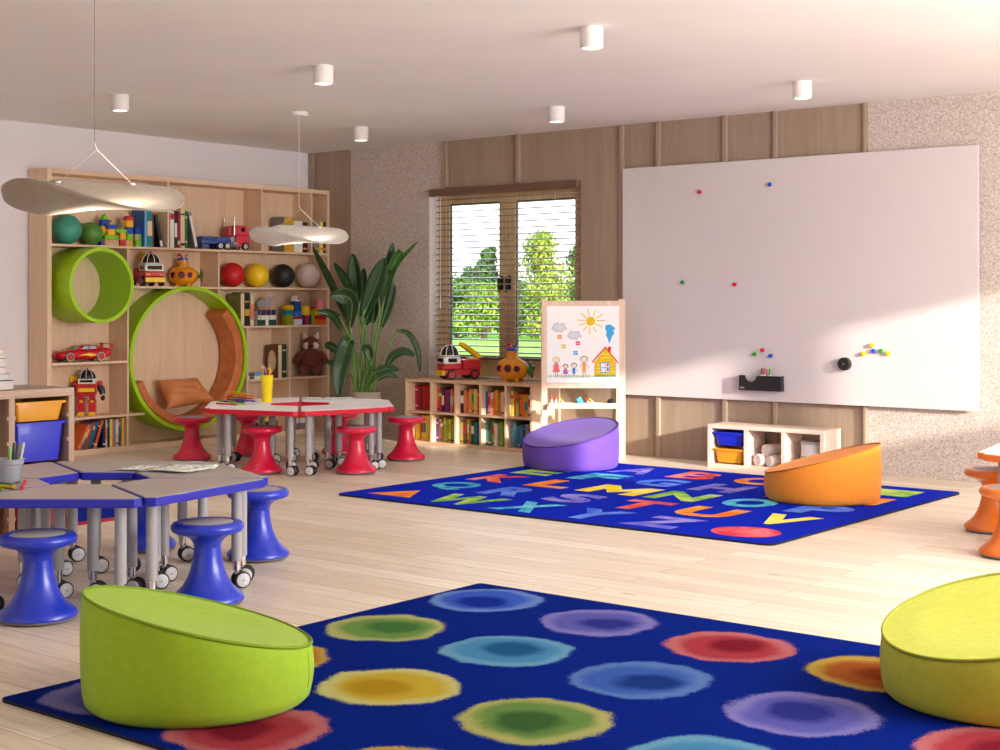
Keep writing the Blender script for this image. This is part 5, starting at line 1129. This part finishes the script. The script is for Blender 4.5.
# ---------------------------------------------------------------- whiteboard, magnets, pen holder
m = MB(); m.box(3.817, 6.855, -.052, -.033, .513, 2.414); tag(m.build('whiteboard', M_BOARD, bevel=.002), 'large frameless glossy whiteboard on the wooden wall', 'whiteboard')
MY = -.0525
for px, py, c, n, l in ((699.5, 192, (206, 16, 36), 'red', 'red magnet at the upper left of the whiteboard'), (769.5, 184.5, (20, 80, 190), 'blue', 'blue magnet at the top of the whiteboard'), (682.5, 282.5, (40, 140, 40), 'green', 'green magnet alone at the left middle of the whiteboard'), (734.5, 284.5, (206, 16, 36), 'red', 'red magnet alone in the middle of the whiteboard'),
                     (754.5, 354, (40, 140, 40), 'green', 'green magnet above the black pen holder'), (762.3, 350.2, (206, 16, 36), 'red', 'red magnet above the black pen holder'), (770.5, 355.7, (20, 100, 220), 'blue', 'blue magnet above the black pen holder'),
                     (872, 345.3, (236, 200, 10), 'yellow', 'yellow magnet highest of the group right of the black disc'), (863.5, 353.8, (236, 200, 10), 'yellow', 'yellow magnet leftmost of the group right of the black disc'), (873.4, 351, (20, 100, 220), 'blue', 'blue magnet in the group right of the black disc'), (881, 351, (40, 150, 60), 'green', 'green magnet in the group right of the black disc'), (888.3, 353.2, (236, 200, 10), 'yellow', 'yellow magnet rightmost of the group right of the black disc')):
    p = bk(px, py, MY-.01); m = MB(); M = Matrix.Rotation(PI/2, 4, 'X'); m.lathe([(0, 0), (.015, 0), (.0165, .003), (.0165, .016), (.014, .021), (0, .022)], 24, 0, M); tag(m.build('magnet', plastic('magnet_'+n, c), loc=(p.x, MY, p.z)), l, 'magnet', 'round magnets on the whiteboard')
a = bk(739, 375, MY-.06); b_ = bk(780.5, 390.3, MY-.06); w = b_.x-a.x; hh = .118
t = thing('pen_holder', 'black pen holder with a round notch on the whiteboard', 'pen holder', (a.x, MY, a.z-hh))
K = Matrix(((1, 0, 0, 0), (0, 0, 1, 0), (0, 1, 0, 0), (0, 0, 0, 1)))
nt_ = [(.105+.05*math.cos(R_(180+180*k/12)), hh+.05*math.sin(R_(180+180*k/12))) for k in range(13)]
m = MB(); m.prism([(0, 0), (w, 0), (w, hh)]+nt_[::-1]+[(0, hh)], -.062, -.056, M=K); m.box(0, .006, -.056, -.006, 0, hh); m.box(w-.006, w, -.056, -.006, 0, hh); m.box(.006, w-.006, -.056, -.006, 0, .006); m.box(0, w, -.006, -.0005, 0, hh*.5); m.build('tray', M_BLACK, t, smooth=False)
m = MB()
for k in range(6): m.box(.014+k*.006, .0165+k*.006, -.0628, -.0621, .016, .023 if k % 2 else .026)
m.build('printed_mark', mat('white_print', (220, 220, 220), .6, var=.02), t, smooth=False)
for px, c, n, l in ((761.7, (34, 34, 38), 'black', 'black capped marker in the pen holder'), (764.5, (206, 16, 36), 'red', 'red capped marker in the pen holder'), (770.2, (60, 160, 40), 'green', 'green capped marker in the pen holder')):
    p = bk(px, 372, MY-.03); z0 = a.z-hh+.0065; m = MB(); m.cyl((p.x, MY-.03, z0), (p.x, MY-.03, z0+.12), .008, n=14); m.cyl((p.x, MY-.03, z0+.12), (p.x, MY-.03, z0+.168), .009, .007, 14, 1); tag(m.build('marker_pen', [P_WHT, plastic('hcap_'+n, c)]), l, 'marker pen', 'markers in the whiteboard pen holder')
p = bk(843.3, 364, MY-.045); m = MB(); m.lathe([(0, 0), (.047, 0), (.049, .003), (.049, .042), (.046, .046), (.006, .046), (.005, .048), (0, .048)], 36, [0, 0, 0, 0, 0, 1, 1], Matrix.Rotation(PI/2, 4, 'X')); tag(m.build('board_eraser', [M_BLACK, P_SIL], loc=(p.x, MY, p.z)), 'round black magnetic disc eraser on the whiteboard', 'eraser')

# ---------------------------------------------------------------- potted plant
PD = 13.45; pb = at(365, 440, 13.5); t = thing('potted_plant', 'tall strelitzia plant in a beige pot between the two bookcases', 'plant', (pb.x, pb.y, 0))
m = MB(); m.lathe([(0, 0), (.125, 0), (.13, .01), (.15, .44), (.152, .455), (.14, .458), (.135, .44), (.12, .40), (0, .40)], 44); m.build('pot', mat('beige_stoneware', (176, 160, 144), .7, var=.05, vscale=8), t)
m = MB(); m.lathe([(0, .41), (.08, .415), (.125, .405), (0, .402)], 24); m.build('soil', mat('potting_soil', (58, 44, 34), .95, var=.3, vscale=80, bump=.6), t)
M_LEAF = mat('glossy_leaf', (30, 66, 28), .42, var=.22, vscale=5); M_LEAF2 = mat('bright_leaf', (58, 112, 34), .42, var=.2, vscale=6); M_STEM = mat('leaf_stem', (104, 150, 66), .45, var=.12, vscale=10)
def leaf(tip, base, wpx, dd, stem0, mids=None, bright=False, dt=0, roll=0, bow=.0):
    B = at(base[0], base[1], PD+dd)-pb; Tp = at(tip[0], tip[1], PD+dd+dt)-pb; B.z += pb.z; Tp.z += pb.z
    B.z = at(base[0], base[1], PD+dd).z; Tp.z = at(tip[0], tip[1], PD+dd+dt).z
    pts = [B]
    for q in (mids or []):
        v = at(q[0], q[1], PD+dd+dt*.5); pts.append(Vector((v.x-pb.x, v.y-pb.y, v.z)))
    pts.append(Tp); cl = spline(pts, 14 if len(pts) == 2 else 8); n = len(cl); w = wpx/FL*PD; rows = []
    for i, c in enumerate(cl):
        s_ = i/(n-1); tg = (cl[min(i+1, n-1)]-cl[max(i-1, 0)]).normalized(); nr = (-FWD + Vector((0, 0, .25))); side = tg.cross(nr).normalized(); nr = side.cross(tg)
        side = (side*math.cos(roll)+nr*math.sin(roll)).normalized(); nr = side.cross(tg)
        ww = w/2*(math.sin(PI*min(1, s_*.93+.05))**.62)*(1 if s_ < .96 else .5); ww = max(ww, .002)
        rows.append([c+side*ww*u+nr*(abs(u)**1.3)*ww*.38+nr*(-bow*math.sin(PI*s_)) for u in (-1, -.66, -.33, 0, .33, .66, 1)])
    m = MB(); m.grid(rows)
    s0 = Vector((stem0[0], stem0[1], .41)); md = (s0+B)/2; md += Vector((s0.x-md.x, s0.y-md.y, 0))*.35
    if len(mids or []) and base[1] < tip[1]: pass
    o = m.build('leaf', M_LEAF2 if bright else M_LEAF, t, solid=.002, ang=80)
    m = MB(); st = spline([s0, md, B, B+(cl[2]-B)], 6); m.tube(st, [.011-.006*k/(len(st)-1) for k in range(len(st))], 8); m.tube(cl, [.005-.0038*k/(n-1) for k in range(n)], 6); m.build('stem', M_STEM, o)
LV_ = [((313, 246), (349.5, 323), 12, -.05, (-.06, -.02), [(334, 285)], 0, 0, .9), ((334.2, 262.5), (357.4, 308), 11, .10, (-.04, .03), [(348, 282)], 0, 0, .7), ((352.8, 253.7), (358, 302), 15, .16, (-.02, .05), None, 0, 0, .2), ((384.7, 258), (363, 317), 19, -.12, (0, -.06), [(376, 285)], 0, 0, .15),
       ((392.8, 242.7), (382.5, 309), 13, .05, (.03, .03), None, 0, 0, -.3), ((418, 241.8), (384.5, 297), 11, -.05, (.05, 0), [(401, 252), (391, 270)], 1, 0, .7), ((394.8, 284.5), (381, 327), 11, .12, (.04, .05), None, 0, 0, -.3),
       ((330, 296), (350, 327), 19, -.15, (-.05, -.06), [(352, 303), (344, 296)], 0, -.1, .4), ((316.5, 311), (343, 331), 9, -.05, (-.08, -.01), [(332, 314)], 0, -.1, .6), ((324.6, 346.5), (341, 354), 9, -.1, (-.08, -.03), [(331, 346)], 0, 0, .3), ((326, 362), (342, 365), 6, .02, (-.08, .02), None, 0, 0, .2),
       ((338, 397), (351, 339), 17, -.2, (-.05, -.08), [(347, 345), (340, 370)], 0, -.08, .1), ((420, 372.5), (397, 331), 7, -.05, (.09, 0), [(408, 334), (417, 350)], 0, 0, .5), ((414.5, 356), (386, 367), 10, -.1, (.08, -.04), [(394, 356), (405, 352)], 0, 0, .3),
       ((400, 370), (373, 374), 9, -.15, (.05, -.07), [(386, 369)], 0, 0, .2), ((398, 377.5), (376, 380), 7, -.18, (.06, -.08), [(387, 375)], 0, 0, .2), ((361.5, 348), (371, 361), 10, -.15, (.02, -.08), [(368, 350)], 0, 0, .1), ((376, 297), (373, 323), 10, .12, (.0, .06), None, 0, 0, .2), ((371, 306), (365, 325), 11, .1, (.02, .04), None, 0, 0, 0),
       ((330.5, 311), (341, 319), 6, .15, (-.05, .06), None, 0, 0, .2), ((364, 268), (362, 297), 9, .18, (0, .07), None, 0, 0, .1)]
for a in LV_: leaf(a[0], a[1], a[2], a[3], a[4], a[5], bool(a[6]), a[7], a[8])

# ---------------------------------------------------------------- things on the red table
def tz(px, py, z=TZ): return fl(px, py, z)
def pencil(mb, p0, az, ln, r=.0038, n=6, tip=True, el=0):
    d = Vector((math.cos(az)*math.cos(el), math.sin(az)*math.cos(el), math.sin(el))); p0 = Vector(p0); mb.cyl(p0, p0+d*ln*.9, r, n=n, mi=0); mb.cyl(p0+d*ln*.9, p0+d*ln*.975, r, r*.3, n, 1); mb.cyl(p0+d*ln*.975, p0+d*ln, r*.3, .0002, n, 0)
M_PW = mat('pencil_wood', (226, 188, 140), .7, var=.04)
PCOL = dict(red=(206, 24, 34), yellow=(246, 200, 20), orange=(240, 130, 20), green=(60, 160, 40), blue=(24, 70, 200), black=(40, 44, 44), purple=(130, 40, 130), lime=(110, 200, 50))
def loose(p0, p1, c, lay, label, thick=.0065, grp='loose pencils on the red table', name='pencil'):
    a = tz(*p0, TZ+.006); b_ = tz(*p1, TZ+.006); d = b_-a; m = MB(); pencil(m, (a.x, a.y, TZ+.0006+thick+lay*thick*2), math.atan2(d.y, d.x), d.length, thick, 8); tag(m.build(name, [paint('pencil_'+c, PCOL[c]), M_PW]), label, 'pencil', grp)
for p0, p1, c, ly, l in (((216.5, 403.5), (239.5, 404.8), 'red', 0, 'red pencil nearest the camera on the red table'), ((230, 403.2), (246.5, 404), 'lime', 0, 'light green pencil in front of the blue ones on the red table'), ((219, 400.8), (236, 402.2), 'green', 0, 'green pencil at the left of the pencil pile'), ((224, 401.5), (247, 402), 'black', .0, 'black pencil in the middle of the pencil pile'),
                     ((233, 401), (258, 403.5), 'blue', 1.1, 'blue pencil on top of the pencil pile'), ((227, 399.6), (250, 401.2), 'purple', 0, 'purple pencil at the back of the pencil pile'), ((227.5, 398.2), (256, 401), 'red', 1.05, 'red pencil under the yellow one in the pile'), ((228, 397.2), (257, 400.2), 'orange', 2.1, 'orange pencil at the back of the pencil pile'), ((229.5, 396.6), (248, 399), 'yellow', 3.1, 'yellow pencil topping the pencil pile')):
    loose(p0, p1, c, ly, l)
def cup(label, px, py, r0, r1, h, col, name, group=None, ribs=False):
    q = cen_at(px, py, r0); o = thing('pencil_cup', label, 'cup', (q.x, q.y, TZ+.0008), 0); pf = [(0, 0), (r0, 0), (r0+.001, .003)]
    if ribs: pf += [(r0+(r1-r0)*.55, h*.58), (r0+(r1-r0)*.55+.003, h*.6), (r0+(r1-r0)*.8+.003, h*.78), (r0+(r1-r0)*.8+.006, h*.8), (r1+.004, h*.96), (r1+.008, h*.97), (r1+.008, h)]
    else: pf += [(r1, h)]
    pf += [(r1-.003, h), (r0-.003, .006), (0, .006)]
    m = MB(); m.lathe(pf, 36); m.build('cup', plastic('cup_'+name, col, .4), o); return q
def cen_at(px, py, r):
    n = fl(px, py, TZ); d = n-CAM; d.z = 0; d.normalize(); return n+d*r
q = cup('yellow plastic pencil cup standing on the red table', 267, 402.3, .037, .05, .215, (250, 224, 0), 'yellow')
for k, (px, c, ln) in enumerate(((261.5, 'orange', .30), (264, 'green', .29), (266, 'purple', .27), (268.3, 'red', .29), (269.7, 'lime', .285), (271.5, 'yellow', .315), (272.5, 'red', .26), (262.6, 'blue', .305))):
    off = RGT*((px-267)/FL*11.6*.42); m = MB(); b0 = Vector((q.x, q.y, TZ+.0085))+off*.8+FWD*(.012*math.sin(k*2.2)); t1 = Vector((q.x, q.y, TZ+ln))+off*1.9+FWD*(.016*math.sin(k*2.2))
    d = t1-b0; el = math.asin(d.normalized().z); pencil(m, b0, math.atan2(d.y, d.x), d.length, .0058, 7, el=el); tag(m.build('pencil', [paint('pencil_'+c, PCOL[c]), M_PW]), '%s pencil standing in the yellow cup%s' % (c, ', thickest at its right' if k == 6 else ''), 'pencil', 'pencils in the yellow cup')
def sheetmat():
    m = bpy.data.materials.new('printed_drawing'); m.use_nodes = True; nt = m.node_tree; b = nt.nodes['Principled BSDF']; N = nt.nodes.new; L = nt.links.new
    tc = N('ShaderNodeTexCoord'); n = N('ShaderNodeTexNoise'); n.inputs['Scale'].default_value = 22; n.inputs['Detail'].default_value = 4; L(tc.outputs['Object'], n.inputs['Vector'])
    r = N('ShaderNodeValToRGB'); cs = ((.30, (70, 100, 150)), (.40, (150, 180, 205)), (.44, (238, 238, 232)), (.54, (242, 240, 236)), (.57, (196, 212, 130)), (.62, (236, 220, 190)), (.66, (90, 130, 190))); r.color_ramp.elements[0].position = cs[0][0]; r.color_ramp.elements[0].color = lin(cs[0][1]); r.color_ramp.elements[1].position = cs[-1][0]; r.color_ramp.elements[1].color = lin(cs[-1][1])
    for p, c in cs[1:-1]: e_ = r.color_ramp.elements.new(p); e_.color = lin(c)
    L(n.outputs['Fac'], r.inputs['Fac']); L(r.outputs['Color'], b.inputs['Base Color']); b.inputs['Roughness'].default_value = .8; return m
M_SHEET = sheetmat()
def sheet(px, py, rz, lay, label, grp, w=.185, l=.262):
    p = tz(px, py); m = MB(); n = 6; rows = []
    for j in range(n+1):
        rows.append([((i/n-.5)*l, (j/n-.5)*w, .0012*math.sin(i*1.1+lay)*(j/n)+.0014) for i in range(n+1)])
    m.grid(rows); o = m.build('drawing_sheet', M_SHEET, solid=.0006); o.location = (p.x, p.y, TZ+.0006+.0032*lay); o.rotation_euler = (0, 0, rz); tag(o, label, 'paper', grp)
sheet(318, 399.3, .5, 0, 'coloured drawing sheet on the back of the red table, underneath', 'drawing sheets on the red table'); sheet(337, 398.6, .9, 1, 'coloured drawing sheet on the red table, nearer the plant', 'drawing sheets on the red table')
# ---------------------------------------------------------------- things on the blue table
g = 'drawing sheets on the blue table'
for k, (px, py, rz, l) in enumerate(((190, 467, .75, 'coloured drawing sheet at the right of the pile on the blue table'), (165, 469, 1.0, 'coloured drawing sheet in the middle of the pile on the blue table'), (148, 469.5, .45, 'coloured drawing sheet at the left of the pile on the blue table'), (178, 471, .2, 'coloured drawing sheet nearest the camera on the blue table'))): sheet(px, py, rz, k, l, g)
q = cup('grey ribbed plastic pot of pens at the left edge of the blue table', 8.5, 484.2, .05, .062, .107, (150, 152, 164), 'grey', ribs=True)
for px, c, n, ln, l in ((-1, (120, 176, 84), 'pale_green', .155, 'slanting pale green pen leftmost in the grey pot'), (10.5, (146, 190, 96), 'pale_green', .158, 'pale green marker in front in the grey pot'), (12.8, (66, 66, 72), 'dark_grey', .178, 'dark grey marker at the back of the grey pot'), (18.3, (70, 72, 72), 'slate', .172, 'slate grey marker at the right of the grey pot'), (20.6, (176, 178, 176), 'silver', .178, 'silver grey marker rightmost in the grey pot')):
    m = MB(); off = RGT*((px-8.5)/FL*7.2); b0 = Vector((q.x, q.y, TZ+.0078))+off*.55; t1 = Vector((q.x, q.y, TZ+ln))+off*1.02+FWD*(.018 if n in ('dark_grey', 'silver') else -.01)
    m.tube([b0, b0.lerp(t1, .97), t1], [.0075, .0082, .006], 14); tag(m.build('marker_pen', plastic('pen_'+n, c, .45)), l, 'marker pen', 'pens in the grey pot')
def crayon(a, b_, col, n, r, label, lay=0):
    a = tz(*a); b_ = tz(*b_); d = b_-a; d.z = 0; L_ = d.length; d.normalize(); p0 = Vector((a.x, a.y, TZ+.0006+r+lay)); m = MB(); m.cyl(p0, p0+d*L_*.82, r, n=14, mi=0); m.cyl(p0+d*L_*.82, p0+d*L_*.84, r, r*.8, 14, 1); m.cyl(p0+d*L_*.84, p0+d*L_, r*.8, r*.35, 14, 1); tag(m.build('crayon', [paint('crayon_wrap_'+n, col, .7), paint('crayon_wax_'+n, tuple(int(v*.8) for v in col), .5)]), label, 'crayon', 'wax crayons on the blue table')
crayon((21.3, 490.5), (25.7, 481.5), (200, 40, 56), 'red', .007, 'red crayon lying beside the grey pot')
crayon((14.2, 489.5), (-8, 488), (206, 160, 30), 'yellow', .0085, 'yellow crayon in front of the grey pot'); crayon((13, 487.2), (-7, 484.5), (50, 120, 46), 'green', .0075, 'dark green crayon just in front of the grey pot'); crayon((2.5, 491.8), (-9, 488.6), (90, 130, 30), 'olive', .0075, 'olive crayon cut by the photo edge')
# ---------------------------------------------------------------- daylight and lamps
def area(name, loc, size, direction, power, col):
    l = bpy.data.lights.new(name, 'AREA'); l.shape = 'RECTANGLE'; l.size, l.size_y = size; l.energy = power; l.color = col
    o = bpy.data.objects.new(name, l); C.objects.link(o); o.location = loc; o.rotation_euler = Vector(direction).to_track_quat('-Z', 'Y').to_euler(); return o
sun = bpy.data.lights.new('sun', 'SUN'); sun.energy = 7.5; sun.angle = R_(1.2); sun.color = (1, .93, .82)
so = bpy.data.objects.new('sun', sun); C.objects.link(so); so.rotation_euler = Vector((-1, .33, -.233)).to_track_quat('-Z', 'Y').to_euler(); so.location = (14, -4, 5)
# area lamps inside the walls: right for its windows' daylight, front an added fill
area('daylight_right', (XR-.03, -3.5, 1.65), (4.6, 2.0), (-1, .06, -.06), 430, (1, .988, .972))
area('added_fill_front', (6.0, YF+.05, 1.5), (6.5, 2.0), (.0, 1, .0), 32, (1, .975, .96))
def point(name, loc, power, col, r=.03):
    l = bpy.data.lights.new(name, 'POINT'); l.energy = power; l.color = col; l.shadow_soft_size = r; o = bpy.data.objects.new(name, l); C.objects.link(o); o.location = loc
for P, pw in ((P1, 5.5), (P2, 3.0)):
    point('pendant_bulb', P.location+Vector((.03, -.03, -.108)), pw*.8, (1, .84, .62), .015); point('pendant_bulb', P.location+RGT*.12+Vector((0, 0, .012)), pw*.45, (1, .84, .62), .02)
for x, y, lab in spots:
    l = bpy.data.lights.new('downlight_beam', 'SPOT'); l.energy = 22; l.color = (1, .95, .88); l.spot_size = R_(125); l.spot_blend = 1; l.shadow_soft_size = .04
    o = bpy.data.objects.new('downlight_beam', l); C.objects.link(o); o.location = (x, y, H-.122)
w = bpy.data.worlds.new('sky'); bpy.context.scene.world = w; w.use_nodes = True; nt = w.node_tree; bg = nt.nodes['Background']
tc = nt.nodes.new('ShaderNodeTexCoord'); sp = nt.nodes.new('ShaderNodeSeparateXYZ'); nt.links.new(tc.outputs['Generated'], sp.inputs[0])
cr = nt.nodes.new('ShaderNodeValToRGB'); cr.color_ramp.elements[0].position = .0; cr.color_ramp.elements[0].color = (.93, .96, 1, 1); cr.color_ramp.elements[1].position = .35; cr.color_ramp.elements[1].color = (.55, .74, 1, 1)
nt.links.new(sp.outputs['Z'], cr.inputs['Fac']); nt.links.new(cr.outputs['Color'], bg.inputs['Color']); bg.inputs['Strength'].default_value = 3.0

# ---------------------------------------------------------------- camera
cd = bpy.data.cameras.new('camera'); co = bpy.data.objects.new('camera', cd); C.objects.link(co)
co.location = CAM; co.rotation_euler = (PI/2, 0, YAW); cd.sensor_width = 36; cd.lens = FL*36/1000; cd.shift_y = -(375-HY)/1000; cd.clip_end = 300
sc = bpy.context.scene; sc.camera = co
sc.view_settings.view_transform = 'Standard'; sc.view_settings.look = 'None'; sc.view_settings.gamma = 1; sc.view_settings.use_curve_mapping = False; sc.view_settings.exposure = .14
sc.cycles.use_denoising = True; sc.cycles.max_bounces = 10; sc.cycles.diffuse_bounces = 6; sc.cycles.transparent_max_bounces = 12; sc.cycles.sample_clamp_indirect = 4
